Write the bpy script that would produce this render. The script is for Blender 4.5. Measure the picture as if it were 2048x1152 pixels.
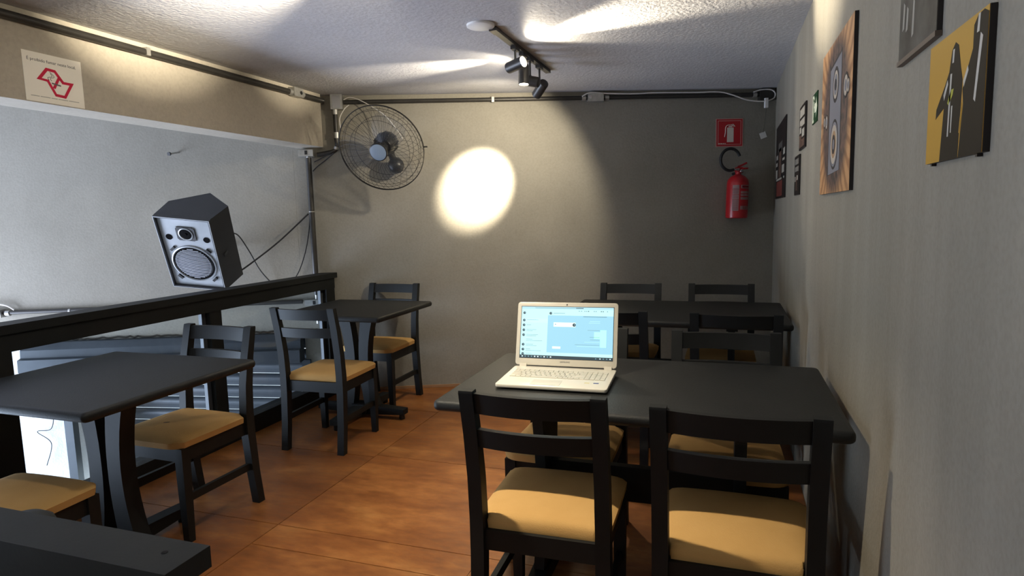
import bpy, bmesh, math, random
from mathutils import Vector, Matrix, Euler
random.seed(7)
PI = math.pi
for o in list(bpy.data.objects): bpy.data.objects.remove(o)
SC = bpy.context.scene
C = SC.collection

# ---------------------------------------------------------------- camera, world, lights
r2 = Vector((0.9465915, 0.3213239, -0.0267476)); dn = Vector((0.011682, -0.1170776, -0.993054)); fw = Vector((-0.3222235, 0.9397041, -0.1145785))
cam = bpy.data.cameras.new('camera'); co = bpy.data.objects.new('camera', cam); C.objects.link(co)
cam.sensor_width = 36; cam.lens = 1248.4 * 36 / 2048; cam.clip_start = .02; cam.clip_end = 60
m = Matrix.Identity(4)
for i in range(3): m[i][0] = r2[i]; m[i][1] = -dn[i]; m[i][2] = -fw[i]
m[2][3] = 1.38
co.matrix_world = m
SC.camera = co
SC.view_settings.view_transform = 'Standard'; SC.view_settings.look = 'None'
SC.view_settings.gamma = 1; SC.view_settings.use_curve_mapping = False
SC.view_settings.exposure = 0.76

w = bpy.data.worlds.new('sky'); SC.world = w; w.use_nodes = True
w.node_tree.nodes['Background'].inputs[0].default_value = (.78, .88, 1, 1)
w.node_tree.nodes['Background'].inputs[1].default_value = 2.2

def area(name, loc, target, sx, sy, power, col):
    l = bpy.data.lights.new(name, 'AREA'); l.shape = 'RECTANGLE'; l.size = sx; l.size_y = sy; l.energy = power; l.color = col
    o = bpy.data.objects.new(name, l); C.objects.link(o); o.location = loc
    o.rotation_euler = (Vector(target) - Vector(loc)).to_track_quat('-Z', 'Y').to_euler(); return o
def spot(name, loc, target, power, deg, blend, col, rad=.02):
    l = bpy.data.lights.new(name, 'SPOT'); l.energy = power; l.spot_size = math.radians(deg); l.spot_blend = blend; l.color = col; l.shadow_soft_size = rad
    o = bpy.data.objects.new(name, l); C.objects.link(o); o.location = loc
    o.rotation_euler = (Vector(target) - Vector(loc)).to_track_quat('-Z', 'Y').to_euler(); return o
WARM = (1, .87, .66); CEILH = 2.339
# daylight through the big opening of the stair void (left of the frame)
area('daylight_opening', (-6.6, 1.2, -.35), (-2.2, 3.3, 1.25), 2.4, 2.6, 225, (.69, .78, 1))
# soft fill added behind the camera, no actual lamp stands there
area('fill_behind', (-1.4, -1.0, 2.25), (-1.3, 1.4, .6), 1.6, .6, 6, (1, .95, .86))

# ---------------------------------------------------------------- materials
def mat(name, col, rough=.6, metal=0, noise=None, bump=0, bscale=40, col2=None, spec=.5, coat=0):
    M = bpy.data.materials.new(name); M.use_nodes = True; nt = M.node_tree; b = nt.nodes['Principled BSDF']
    b.inputs['Base Color'].default_value = (*col, 1); b.inputs['Roughness'].default_value = rough; b.inputs['Metallic'].default_value = metal
    b.inputs['Specular IOR Level'].default_value = spec; b.inputs['Coat Weight'].default_value = coat
    tc = nt.nodes.new('ShaderNodeTexCoord')
    if noise:
        n = nt.nodes.new('ShaderNodeTexNoise'); n.inputs['Scale'].default_value = noise; n.inputs['Detail'].default_value = 6
        r = nt.nodes.new('ShaderNodeValToRGB'); r.color_ramp.elements[0].position = .3; r.color_ramp.elements[1].position = .7
        r.color_ramp.elements[0].color = (*col, 1); r.color_ramp.elements[1].color = (*(col2 or col), 1)
        nt.links.new(tc.outputs['Object'], n.inputs['Vector']); nt.links.new(n.outputs['Fac'], r.inputs['Fac']); nt.links.new(r.outputs['Color'], b.inputs['Base Color'])
    if bump:
        n2 = nt.nodes.new('ShaderNodeTexNoise'); n2.inputs['Scale'].default_value = bscale; n2.inputs['Detail'].default_value = 5
        bp = nt.nodes.new('ShaderNodeBump'); bp.inputs['Strength'].default_value = bump; bp.inputs['Distance'].default_value = .01
        nt.links.new(tc.outputs['Object'], n2.inputs['Vector']); nt.links.new(n2.outputs['Fac'], bp.inputs['Height']); nt.links.new(bp.outputs['Normal'], b.inputs['Normal'])
    return M
_m0 = mat
def mat(name, *a, **k):
    if 'print' in name or name in ('mono_photo', 'photo_pale', 'brown_strip'): k.setdefault('spec', .12)
    return _m0(name, *a, **k)
def emis(name, col, s):
    M = mat(name, col, .4); b = M.node_tree.nodes['Principled BSDF']
    b.inputs['Emission Color'].default_value = (*col, 1); b.inputs['Emission Strength'].default_value = s; return M

def plaster(name, c1, c2, stretch=(1, 1, 1), scale=1.4, bump=.25, bscale=60, blotch=None):
    """trowelled cement plaster: large soft clouds + fine mottling + relief"""
    M = bpy.data.materials.new(name); M.use_nodes = True; nt = M.node_tree; b = nt.nodes['Principled BSDF']
    b.inputs['Roughness'].default_value = .72; b.inputs['Specular IOR Level'].default_value = .25
    tc = nt.nodes.new('ShaderNodeTexCoord'); mp = nt.nodes.new('ShaderNodeMapping'); mp.inputs['Scale'].default_value = stretch
    nt.links.new(tc.outputs['Object'], mp.inputs['Vector'])
    n = nt.nodes.new('ShaderNodeTexNoise'); n.inputs['Scale'].default_value = scale; n.inputs['Detail'].default_value = 8; n.inputs['Roughness'].default_value = .62
    r = nt.nodes.new('ShaderNodeValToRGB'); r.color_ramp.elements[0].position = .32; r.color_ramp.elements[1].position = .68
    r.color_ramp.elements[0].color = (*c1, 1); r.color_ramp.elements[1].color = (*c2, 1)
    nt.links.new(mp.outputs[0], n.inputs['Vector']); nt.links.new(n.outputs['Fac'], r.inputs['Fac'])
    f = nt.nodes.new('ShaderNodeTexNoise'); f.inputs['Scale'].default_value = bscale; f.inputs['Detail'].default_value = 6
    nt.links.new(tc.outputs['Object'], f.inputs['Vector'])
    mx = nt.nodes.new('ShaderNodeMix'); mx.data_type = 'RGBA'; mx.blend_type = 'MULTIPLY'; mx.inputs[0].default_value = 1
    r2_ = nt.nodes.new('ShaderNodeValToRGB'); r2_.color_ramp.elements[0].position = .3; r2_.color_ramp.elements[1].position = .6
    r2_.color_ramp.elements[0].color = (.90, .90, .90, 1); r2_.color_ramp.elements[1].color = (1, 1, 1, 1)
    nt.links.new(f.outputs['Fac'], r2_.inputs['Fac']); nt.links.new(r.outputs['Color'], mx.inputs[6]); nt.links.new(r2_.outputs['Color'], mx.inputs[7])
    nt.links.new(mx.outputs[2], b.inputs['Base Color'])
    bp = nt.nodes.new('ShaderNodeBump'); bp.inputs['Strength'].default_value = bump; bp.inputs['Distance'].default_value = .012
    nt.links.new(f.outputs['Fac'], bp.inputs['Height']); nt.links.new(bp.outputs['Normal'], b.inputs['Normal'])
    return M

M_ceil = plaster('ceiling_plaster', (.50, .50, .515), (.57, .57, .58), scale=1.2, bump=.32, bscale=55)
M_wallb = plaster('back_wall_plaster', (.255, .241, .202), (.305, .289, .245), scale=1.6, bump=.10, bscale=70)
M_wallr = plaster('right_wall_plaster', (.250, .232, .190), (.315, .293, .242), stretch=(1, 2.6, .22), scale=2.0, bump=.16, bscale=90)
M_beam = plaster('beam_paint', (.40, .365, .30), (.46, .42, .345), scale=1.8, bump=.1)
M_white = plaster('white_paint', (.74, .75, .76), (.80, .81, .82), scale=2)
M_grey = mat('lower_floor_cement', (.35, .36, .37), .8, noise=3, col2=(.42, .43, .44))
M_dark = mat('slab_edge_paint', (.05, .052, .055), .6)
M_wood = mat('black_painted_wood', (.0055, .0065, .0063), .58, noise=9, col2=(.0085, .0096, .0092), bump=.03, bscale=160, spec=.32)
M_top = mat('black_tabletop_paint', (.0080, .0088, .0084), .52, noise=5, col2=(.0115, .0125, .012), bump=.10, bscale=180, spec=.36)
M_litblack = mat('lightened_black_paint', (.014, .0175, .017), .6, noise=7, col2=(.020, .024, .023), bump=.03, bscale=120, spec=.35)  # the black wood paint made lighter, light on the near railing put into colour
M_suede = mat('tan_suede', (.50, .29, .095), .88, noise=4.5, col2=(.60, .365, .135), bump=.12, bscale=260, spec=.2)
M_pipe = mat('black_conduit_paint', (.022, .021, .019), .42, noise=14, col2=(.035, .032, .028))
M_alu = mat('cast_aluminium', (.52, .52, .50), .42, .75, noise=30, col2=(.40, .40, .38))
M_chrome = mat('bright_metal', (.7, .7, .7), .22, 1)
M_blackp = mat('black_plastic', (.014, .015, .016), .38, spec=.5)
M_head = mat('dark_lamp_metal', (.045, .043, .04), .42, .3)
M_whitep = mat('white_plastic', (.78, .78, .76), .45)
M_lens = emis('lit_lens', (1, .93, .78), 14)
M_cable = mat('black_cable', (.012, .012, .013), .55)
M_wcable = mat('white_cable', (.72, .70, .66), .5)
M_wire = mat('grille_wire', (.030, .028, .026), .4, .6)
M_hubcap = mat('blue_grey_cap', (.20, .26, .33), .45)
M_blade = mat('dark_fan_blade', (.02, .021, .022), .3)
M_red = mat('extinguisher_red', (.42, .010, .016), .30, spec=.6)
M_redsign = mat('sign_red', (.46, .012, .020), .45)
M_cream = mat('cream_print', (.74, .70, .62), .55)
M_label = mat('pink_white_print', (.60, .44, .42), .5)
M_paper = mat('white_sticker', (.86, .83, .74), .5)
M_logo = mat('crimson_print', (.55, .02, .06), .5)
M_ink = mat('grey_ink', (.10, .10, .10), .6)
M_cab = mat('speaker_vinyl', (.022, .024, .028), .62, bump=.35, bscale=420, noise=8, col2=(.030, .032, .036))
M_baffle = mat('silver_grey_baffle', (.46, .49, .52), .34, .3, noise=5, col2=(.30, .33, .35))
M_cone = mat('woofer_mesh', (.55, .58, .64), .42, .2)
M_matte = mat('matte_black_opening', (.003, .003, .0035), .95, spec=.1)
M_slat = mat('shutter_slat_paint', (.030, .038, .047), .42, .2, noise=5, col2=(.048, .058, .070))
M_lap = mat('cream_white_laptop', (.60, .57, .49), .32, spec=.5)
M_key = mat('cream_key', (.54, .51, .43), .45)
M_chan = mat('glass_channel', (.075, .085, .095), .45, .3)
M_ground = mat('pavement', (.62, .62, .60), .9)

def floor_mat():
    M = bpy.data.materials.new('burnt_cement_tile'); M.use_nodes = True; nt = M.node_tree; b = nt.nodes['Principled BSDF']
    L = nt.links.new
    g = nt.nodes.new('ShaderNodeNewGeometry'); mp = nt.nodes.new('ShaderNodeMapping'); mp.inputs['Scale'].default_value = (1.0, 2.4, 1)
    L(g.outputs['Position'], mp.inputs['Vector'])
    n = nt.nodes.new('ShaderNodeTexNoise'); n.inputs['Scale'].default_value = 2.3; n.inputs['Detail'].default_value = 10; n.inputs['Roughness'].default_value = .66; n.inputs['Distortion'].default_value = .2
    L(mp.outputs[0], n.inputs['Vector'])
    r = nt.nodes.new('ShaderNodeValToRGB'); e = r.color_ramp.elements
    e[0].position = .30; e[0].color = (.150, .050, .012, 1); e[1].position = .72; e[1].color = (.36, .165, .048, 1)
    x = e.new(.46); x.color = (.21, .074, .018, 1); x = e.new(.58); x.color = (.275, .106, .027, 1)
    L(n.outputs['Fac'], r.inputs['Fac'])
    n2 = nt.nodes.new('ShaderNodeTexNoise'); n2.inputs['Scale'].default_value = 14; n2.inputs['Detail'].default_value = 6
    L(mp.outputs[0], n2.inputs['Vector'])
    r3 = nt.nodes.new('ShaderNodeValToRGB'); r3.color_ramp.elements[0].position = .35; r3.color_ramp.elements[0].color = (.72, .70, .68, 1); r3.color_ramp.elements[1].position = .65; r3.color_ramp.elements[1].color = (1, 1, 1, 1)
    L(n2.outputs['Fac'], r3.inputs['Fac'])
    mx = nt.nodes.new('ShaderNodeMix'); mx.data_type = 'RGBA'; mx.blend_type = 'MULTIPLY'; mx.inputs[0].default_value = .8
    L(r.outputs['Color'], mx.inputs[6]); L(r3.outputs['Color'], mx.inputs[7])
    oi = nt.nodes.new('ShaderNodeObjectInfo'); mr = nt.nodes.new('ShaderNodeMapRange'); mr.inputs[3].default_value = 1.0; mr.inputs[4].default_value = 1.26
    L(oi.outputs['Random'], mr.inputs[0])
    hs = nt.nodes.new('ShaderNodeHueSaturation'); L(mr.outputs[0], hs.inputs['Value']); L(mx.outputs[2], hs.inputs['Color']); L(hs.outputs['Color'], b.inputs['Base Color'])
    rr = nt.nodes.new('ShaderNodeMapRange'); rr.inputs[3].default_value = .30; rr.inputs[4].default_value = .55; L(n2.outputs['Fac'], rr.inputs[0]); L(rr.outputs[0], b.inputs['Roughness'])
    b.inputs['Specular IOR Level'].default_value = .42
    bp = nt.nodes.new('ShaderNodeBump'); bp.inputs['Strength'].default_value = .12; bp.inputs['Distance'].default_value = .006; L(n2.outputs['Fac'], bp.inputs['Height']); L(bp.outputs['Normal'], b.inputs['Normal'])
    return M
M_tile = floor_mat(); M_grout = mat('tile_joint', (.42, .24, .11), .8)
def glass_mat():
    M = bpy.data.materials.new('clear_pane'); M.use_nodes = True; nt = M.node_tree; nt.nodes.clear()
    o = nt.nodes.new('ShaderNodeOutputMaterial'); t = nt.nodes.new('ShaderNodeBsdfTransparent'); t.inputs[0].default_value = (.90, .94, .95, 1)
    g = nt.nodes.new('ShaderNodeBsdfGlossy'); g.inputs['Roughness'].default_value = .02; lw_ = nt.nodes.new('ShaderNodeLayerWeight'); lw_.inputs[0].default_value = .5; pw_ = nt.nodes.new('ShaderNodeMath'); pw_.operation = 'POWER'; pw_.inputs[1].default_value = 4.5; nt.links.new(lw_.outputs['Facing'], pw_.inputs[0]); f = nt.nodes.new('ShaderNodeMath'); f.operation = 'MULTIPLY_ADD'; f.inputs[1].default_value = .5; f.inputs[2].default_value = .02; nt.links.new(pw_.outputs[0], f.inputs[0])
    mx = nt.nodes.new('ShaderNodeMixShader'); nt.links.new(f.outputs[0], mx.inputs[0]); nt.links.new(t.outputs[0], mx.inputs[1]); nt.links.new(g.outputs[0], mx.inputs[2]); nt.links.new(mx.outputs[0], o.inputs[0])
    return M
M_glass = glass_mat()

# ---------------------------------------------------------------- helpers
def obj(name, bm, mt, parent=None, smooth=None):
    me = bpy.data.meshes.new(name)
    bmesh.ops.recalc_face_normals(bm, faces=bm.faces)
    bm.to_mesh(me); bm.free()
    if mt: me.materials.append(mt)
    if smooth:
        me.polygons.foreach_set('use_smooth', [True] * len(me.polygons))
        me.set_sharp_from_angle(angle=math.radians(smooth if smooth > 1 else 40))
    o = bpy.data.objects.new(name, me); C.objects.link(o)
    if parent: o.parent = parent
    return o
def thing(name, label, cat, loc=(0, 0, 0), rotz=0, group=None):
    o = bpy.data.objects.new(name, None); C.objects.link(o); o.location = loc; o.rotation_euler = (0, 0, rotz); o.empty_display_size = .1
    o['label'] = label; o['category'] = cat
    if group: o['group'] = group
    return o
def tag(o, label, cat, group=None):
    o['label'] = label; o['category'] = cat
    if group: o['group'] = group
    return o
def struct(name, bm, mt, parent=None, smooth=None):
    o = obj(name, bm, mt, parent, smooth)
    if not parent: o['kind'] = 'structure'
    return o
def bevel_all(bm, wd, seg=2, ang=30):
    es = [e for e in bm.edges if len(e.link_faces) == 2 and e.calc_face_angle(0) > math.radians(ang)]
    if wd > 0: bmesh.ops.bevel(bm, geom=es, offset=wd, segments=seg, profile=.5, affect='EDGES', clamp_overlap=True)
def add_box(bm, x0, x1, y0, y1, z0, z1, M=None):
    vs = [bm.verts.new((x, y, z)) for z in (z0, z1) for y in (y0, y1) for x in (x0, x1)]
    for f in ((0, 1, 3, 2), (4, 6, 7, 5), (0, 4, 5, 1), (2, 3, 7, 6), (0, 2, 6, 4), (1, 5, 7, 3)): bm.faces.new([vs[i] for i in f])
    if M: 
        for v in vs: v.co = M @ v.co
    return vs
def box(x0, x1, y0, y1, z0, z1, bev=0, seg=2):
    bm = bmesh.new(); add_box(bm, x0, x1, y0, y1, z0, z1)
    if bev: bevel_all(bm, bev, seg)
    return bm
def prism(pts, d0, d1, axis='z', bev=0, seg=1):
    """extrude a closed 2D outline; axis z: (x,y), axis x: (y,z), axis y: (x,z)"""
    bm = bmesh.new(); f = {'z': lambda a, b, d: (a, b, d), 'x': lambda a, b, d: (d, a, b), 'y': lambda a, b, d: (a, d, b)}[axis]
    lo = [bm.verts.new(f(a, b, d0)) for a, b in pts]; hi = [bm.verts.new(f(a, b, d1)) for a, b in pts]
    bm.faces.new(lo[::-1]); bm.faces.new(hi)
    for i in range(len(pts)): j = (i + 1) % len(pts); bm.faces.new((lo[i], lo[j], hi[j], hi[i]))
    if bev: bevel_all(bm, bev, seg)
    return bm
def add_loft(bm, secs, closed=True):
    """secs: list of rings (lists of coordinates of equal length)"""
    R = [[bm.verts.new(p) for p in s] for s in secs]; n = len(R[0])
    for a, b in zip(R, R[1:]):
        for i in range(n): j = (i + 1) % n; bm.faces.new((a[i], a[j], b[j], b[i]))
    if closed: bm.faces.new(R[0][::-1]); bm.faces.new(R[-1])
def add_tube(bm, pts, rad, n=10, smooth_pts=0, caps=True):
    P = [Vector(p) for p in pts]
    if smooth_pts and len(P) > 2:
        Q = []
        for i in range(len(P) - 1):
            p0 = P[max(i - 1, 0)]; p1 = P[i]; p2 = P[i + 1]; p3 = P[min(i + 2, len(P) - 1)]
            for k in range(smooth_pts):
                t = k / smooth_pts
                Q.append(.5 * ((2 * p1) + (-p0 + p2) * t + (2 * p0 - 5 * p1 + 4 * p2 - p3) * t * t + (-p0 + 3 * p1 - 3 * p2 + p3) * t ** 3))
        Q.append(P[-1]); P = Q
    up = None; secs = []
    for i, p in enumerate(P):
        d = (P[min(i + 1, len(P) - 1)] - P[max(i - 1, 0)]).normalized()
        if up is None: up = d.orthogonal().normalized()
        up = (up - d * up.dot(d)).normalized(); s = d.cross(up)
        r = rad[i] if isinstance(rad, (list, tuple)) and len(rad) == len(P) else (rad if not isinstance(rad, (list, tuple)) else rad[0])
        secs.append([p + r * (math.cos(2 * PI * k / n) * up + math.sin(2 * PI * k / n) * s) for k in range(n)])
    add_loft(bm, secs, caps)
def tube(pts, rad, n=10, sm=0):
    bm = bmesh.new(); add_tube(bm, pts, rad, n, sm); return bm
def add_lathe(bm, prof, n=32, M=None):
    """prof: (r, z) pairs about z"""
    rings = []
    for r, z in prof:
        if r < 1e-6: rings.append([bm.verts.new((0, 0, z))])
        else: rings.append([bm.verts.new((r * math.cos(2 * PI * k / n), r * math.sin(2 * PI * k / n), z)) for k in range(n)])
    for a, b in zip(rings, rings[1:]):
        if len(a) == 1 and len(b) == 1: continue
        for i in range(n):
            j = (i + 1) % n
            if len(a) == 1: bm.faces.new((a[0], b[i], b[j]))
            elif len(b) == 1: bm.faces.new((a[i], b[0], a[j]))
            else: bm.faces.new((a[i], b[i], b[j], a[j]))
    if M:
        for rg in rings:
            for v in rg: v.co = M @ v.co
def lathe(prof, n=32, M=None):
    bm = bmesh.new(); add_lathe(bm, prof, n, M); return bm
def align(loc, d):
    q = Vector(d).normalized().to_track_quat('Z', 'Y'); return Matrix.Translation(Vector(loc)) @ q.to_matrix().to_4x4()
def text_mesh(name, s, size, mt, parent, M, extrude=.0004, align_x='LEFT'):
    cu = bpy.data.curves.new(name, 'FONT'); cu.body = s; cu.size = size; cu.extrude = extrude; cu.align_x = align_x; cu.resolution_u = 3
    t = bpy.data.objects.new(name, cu); C.objects.link(t); dg = bpy.context.evaluated_depsgraph_get()
    me = bpy.data.meshes.new_from_object(t.evaluated_get(dg)); bpy.data.objects.remove(t); bpy.data.curves.remove(cu)
    me.transform(M); me.materials.clear(); me.materials.append(mt); me.name = name
    o = bpy.data.objects.new(name, me); C.objects.link(o); o.parent = parent; return o
def copy_tree(o, parent=None):
    c = o.copy(); C.objects.link(c); c.parent = parent
    for ch in list(o.children): copy_tree(ch, c)
    return c

SK = math.radians(22.06); TS = math.tan(SK); YB = 5.43; XR = .375; XL = -2.926
def wy(x): return YB + TS * x
WN = Vector((math.sin(SK), -math.cos(SK), 0))       # back wall normal, into the room
def onwall(x, z, off=0): return Vector((x, wy(x), z)) + WN * off
def WM(x, z, off=0):                                  # frame on the back wall: local x along the wall, y up, z out
    ex = Vector((math.cos(SK), math.sin(SK), 0)); m = Matrix.Identity(4); p = onwall(x, z, off)
    for i in range(3): m[i][0] = ex[i]; m[i][1] = (0, 0, 1)[i]; m[i][2] = WN[i]; m[i][3] = p[i]
    return m
def RM(y, z, x=XR):                                   # frame on the right wall: local x towards the viewer (-y), y up, z out (-x)
    m = Matrix.Identity(4)
    for i in range(3): m[i][0] = (0, -1, 0)[i]; m[i][1] = (0, 0, 1)[i]; m[i][2] = (-1, 0, 0)[i]; m[i][3] = (x, y, z)[i]
    return m
def LM(y, z, x=XL):                                   # frame on the beam face: local x = +y, y up, z out (+x)
    m = Matrix.Identity(4)
    for i in range(3): m[i][0] = (0, 1, 0)[i]; m[i][1] = (0, 0, 1)[i]; m[i][2] = (1, 0, 0)[i]; m[i][3] = (x, y, z)[i]
    return m
def xf(bm, M):
    bmesh.ops.transform(bm, matrix=M, verts=bm.verts); return bm

# ---------------------------------------------------------------- the setting
def wall_seg(x0, x1, z0, z1, t=.18, off=0):
    a, b = onwall(x0, z0, off), onwall(x1, z0, off); n = -WN * t
    bm = bmesh.new(); lo = [a, b, b + n, a + n]; hi = [p + Vector((0, 0, z1 - z0)) for p in lo]
    L = [bm.verts.new(p) for p in lo]; H = [bm.verts.new(p) for p in hi]
    bm.faces.new(L[::-1]); bm.faces.new(H)
    for i in range(4): j = (i + 1) % 4; bm.faces.new((L[i], L[j], H[j], H[i]))
    return bm
FY0 = -1.9; LOW = -2.75
SX0, SX1, SZ1 = -4.93, -3.19, .50           # opening of the roller shutter
struct('wall_back', wall_seg(SX1, .60, LOW, 2.60), M_wallb)
struct('wall_facade_lower', wall_seg(-7.05, SX0, LOW, SZ1 - .001), M_white)
struct('wall_facade', wall_seg(-7.05, SX1 - .0005, SZ1, 2.60), M_wallb)
struct('wall_right', box(XR, XR + .15, FY0, 5.70, LOW, 2.60), M_wallr)
struct('ceiling', box(-7.1, XR + .1, FY0, 5.70, CEILH, CEILH + .2), M_ceil)
struct('wall_front', box(-7.1, XR + .1, FY0 - .15, FY0, LOW, 2.60), M_wallr)
wl = bmesh.new()
add_box(wl, -7.15, -7.0, FY0, 2.8, LOW, -1.9); add_box(wl, -7.15, -7.0, FY0, 2.8, 1.2, 2.6); add_box(wl, -7.15, -7.0, FY0, -.2, -1.9, 1.2); add_box(wl, -7.15, -7.0, 2.55, 2.8, -1.9, 1.2)
struct('wall_left', wl, M_white)
struct('trim_1', box(-3.131, XL, FY0, wy(-3.131) - .002, 1.943, CEILH - .001, .004, 1), M_beam)     # header beam over the railing
# void floor at street level
bm = prism([(-7.1, FY0), (XR, FY0), (XR, wy(XR) + .5), (-7.1, wy(-7.1) + .5)], LOW - .1, LOW)
struct('floor_lower', bm, M_grey)
bm = box(-14, 6, 2, 16, LOW - .25, LOW - .12)
struct('floor_pavement', bm, M_ground)
# mezzanine floor: slab + cement tiles
x_edge = -3.05
slab = prism([(x_edge, FY0), (XR - .001, FY0), (XR - .001, wy(XR) - .002), (x_edge, wy(x_edge) - .002)], -.22, -.004)
fl = struct('floor', slab, M_grout)
xs = [x_edge, -1.93, -.93, .05, XR - .002]
rows = [[FY0, -1.15, -.30, .55, 1.38, 2.225, 3.06, 3.92, 4.76, 5.6], [FY0, -1.3, -.45, .40, 1.23, 2.05, 2.225, 3.09, 3.95, 4.8, 5.6],
        [FY0, -1.15, -.30, .55, 1.38, 2.225, 3.06, 3.92, 4.76, 5.6], [FY0, -1.15, -.30, .55, 1.38, 2.225, 3.06, 3.92, 4.76, 5.6]]
J = .0022
for ci in range(4):
    x0, x1 = xs[ci] + (J if ci else 0), xs[ci + 1] - J
    for y0, y1 in zip(rows[ci], rows[ci][1:]):
        c = [(x0, y0 + J), (x1, y0 + J)]
        ya, yb_ = min(y1 - J, wy(x0) - .004), min(y1 - J, wy(x1) - .004)
        if y0 + J >= yb_ - .01: continue
        if ya <= y0 + J:       # cut off by the slanting wall
            xc = (y0 + J + .004 - YB) / TS; c = [(xc, y0 + J), (x1, y0 + J)]; pts = c + [(x1, yb_)]
            if yb_ == y1 - J:
                xk = (y1 - J + .004 - YB) / TS; pts = c + [(x1, yb_), (xk, yb_)]
        else:
            pts = c + [(x1, yb_)]
            if ya < y1 - J and yb_ == y1 - J:
                xk = (y1 - J + .004 - YB) / TS; pts.append((xk, yb_))
            pts.append((x0, ya))
        obj('tile', prism(pts, -.0035, 0), M_tile, fl)
# plinth strip against the back wall
bm = wall_seg(x_edge + .1, XR - .01, 0.001, .022, -.012)
struct('baseboard_back', bm, mat('mortar_strip', (.36, .20, .10), .8))

# ---------------------------------------------------------------- roller shutter in the facade below
sh = thing('roller_shutter', 'dark blue-grey metal roller shutter seen through the railing, half raised', 'shutter', onwall(-4.1, 0, 0))
sh.location = (0, 0, 0)
pr = Vector((SX1 + .01, wy(SX1 + .01) + .05, 0)); SA = math.radians(10.6)
dx = Vector((-math.cos(SA), -math.sin(SA), 0)); nn = Vector((math.sin(SA), -math.cos(SA), 0)); Ls = 1.83
def slat_bm():
    bm = bmesh.new(); prof = [(0, .0), (.010, .006), (.014, .03), (.022, .055), (.020, .075), (.006, .095), (0, .1015), (-.004, .1015), (-.004, 0)]
    secs = []
    for t in (0, Ls): secs.append([tuple(pr + dx * t + nn * a + Vector((0, 0, b))) for a, b in prof])
    add_loft(bm, secs); return bm
s0 = obj('slat', slat_bm(), M_slat, sh, 30); s0.location.z = -.585
for k in range(1, 10):
    s = s0.copy(); C.objects.link(s); s.parent = sh; s.location.z = -.585 + k * .1045
bb = bmesh.new()
add_loft(bb, [[tuple(pr + dx * t + nn * a + Vector((0, 0, b))) for a, b in ((-.008, -.64), (.024, -.64), (.024, -.588), (-.008, -.588))] for t in (0, Ls)])
obj('bottom_bar', bb, M_slat, sh)
# curtain housing: folded sheet box under the wall
prof = [(.0, .500), (.05, .497), (.095, .455), (.100, .448), (.105, .390), (.140, .380), (.145, .285), (.135, .278), (.0, .275)]
bm = bmesh.new(); add_loft(bm, [[tuple(onwall(x, z, a)) for a, z in prof] for x in (-5.17, -3.20)])
obj('housing', bm, M_slat, sh, 25)
for x in (-4.935, -3.185):
    bm = bmesh.new(); add_loft(bm, [[tuple(onwall(x + dx_, z, a)) for dx_, a in ((-.03, -.04), (.03, -.04), (.03, .03), (-.03, .03))] for z in (LOW, .275)])
    obj('guide_rail', bm, M_slat if x > -4 else M_chan, sh)
# dark plaster line above the housing
bm = bmesh.new(); pts = []
for i in range(70):
    x = -5.0 + i * .0275; pts.append(onwall(x, .512 + random.uniform(-.006, .006), .001))
add_tube(bm, pts, .008, 5)
tag(obj('plaster_crack', bm, mat('dark_mortar', (.05, .045, .035), .9)), 'rough dark mortar line along the top of the roller shutter', 'mortar line')

# ---------------------------------------------------------------- railing
rl = thing('railing', 'black wooden railing with glass panels along the edge of the mezzanine', 'railing', (0, 0, 0))
yE = 4.215
obj('cap_rail', box(-3.045, -2.915, -1.6, yE + .012, .932, .972, .008), M_wood, rl, 40)
obj('top_beam', box(-3.020, -2.928, -1.6, yE - .01, .852, .9315, .004, 1), M_wood, rl)
obj('bottom_rail', box(-3.048, -2.930, -1.6, yE - .01, .001, .115, .006), M_wood, rl, 40)
py = [(-1.4, -1.28), (-.35, -.23), (.68, .80), (1.70, 1.82), (2.928, 3.02), (4.095, 4.205)]
for a, b in py: obj('post', box(-3.016, -2.932, a, b, .1155, .8515, .004, 1), M_wood, rl)
for (a0, a), (b, b1) in zip(py, py[1:]):
    obj('glass_pane', box(-2.982, -2.974, a + .004, b - .004, .12, .848), M_glass, rl)
    obj('glass_channel', box(-2.990, -2.966, b - .030, b - .001, .117, .850), M_chan, rl)
# return railing near the camera (its cap passes the lower left corner)
rr = thing('railing', 'short black railing cap with a screw hole in the lower left corner, nearest the camera', 'railing', (0, 0, 0))
obj('cap_rail', box(-2.90, -.690, .578, .655, .893, .925, .011, 3), M_litblack, rr, 40)
obj('top_beam', box(-2.90, -.712, .590, .642, .80, .8925, .004, 1), M_litblack, rr)
obj('post', box(-.80, -.715, .594, .644, .001, .7995, .004, 1), M_wood, rr)
obj('bottom_rail', box(-2.90, -.80, .596, .642, .001, .10, .004, 1), M_wood, rr)
obj('screw_hole', lathe([(0, .9256), (.0042, .9256), (.0046, .9250), (0, .9248)], 12, Matrix.Translation((-.738, .622, 0))), mat('hole_black', (.003, .003, .003), .9), rr)
obj('newel', lathe([(.0, .5), (.05, .5), (.05, .862), (.044, .880), (.03, .890), (0, .894)], 24, Matrix.Translation((-1.135, .690, 0))), M_litblack, rr, 40)

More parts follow.
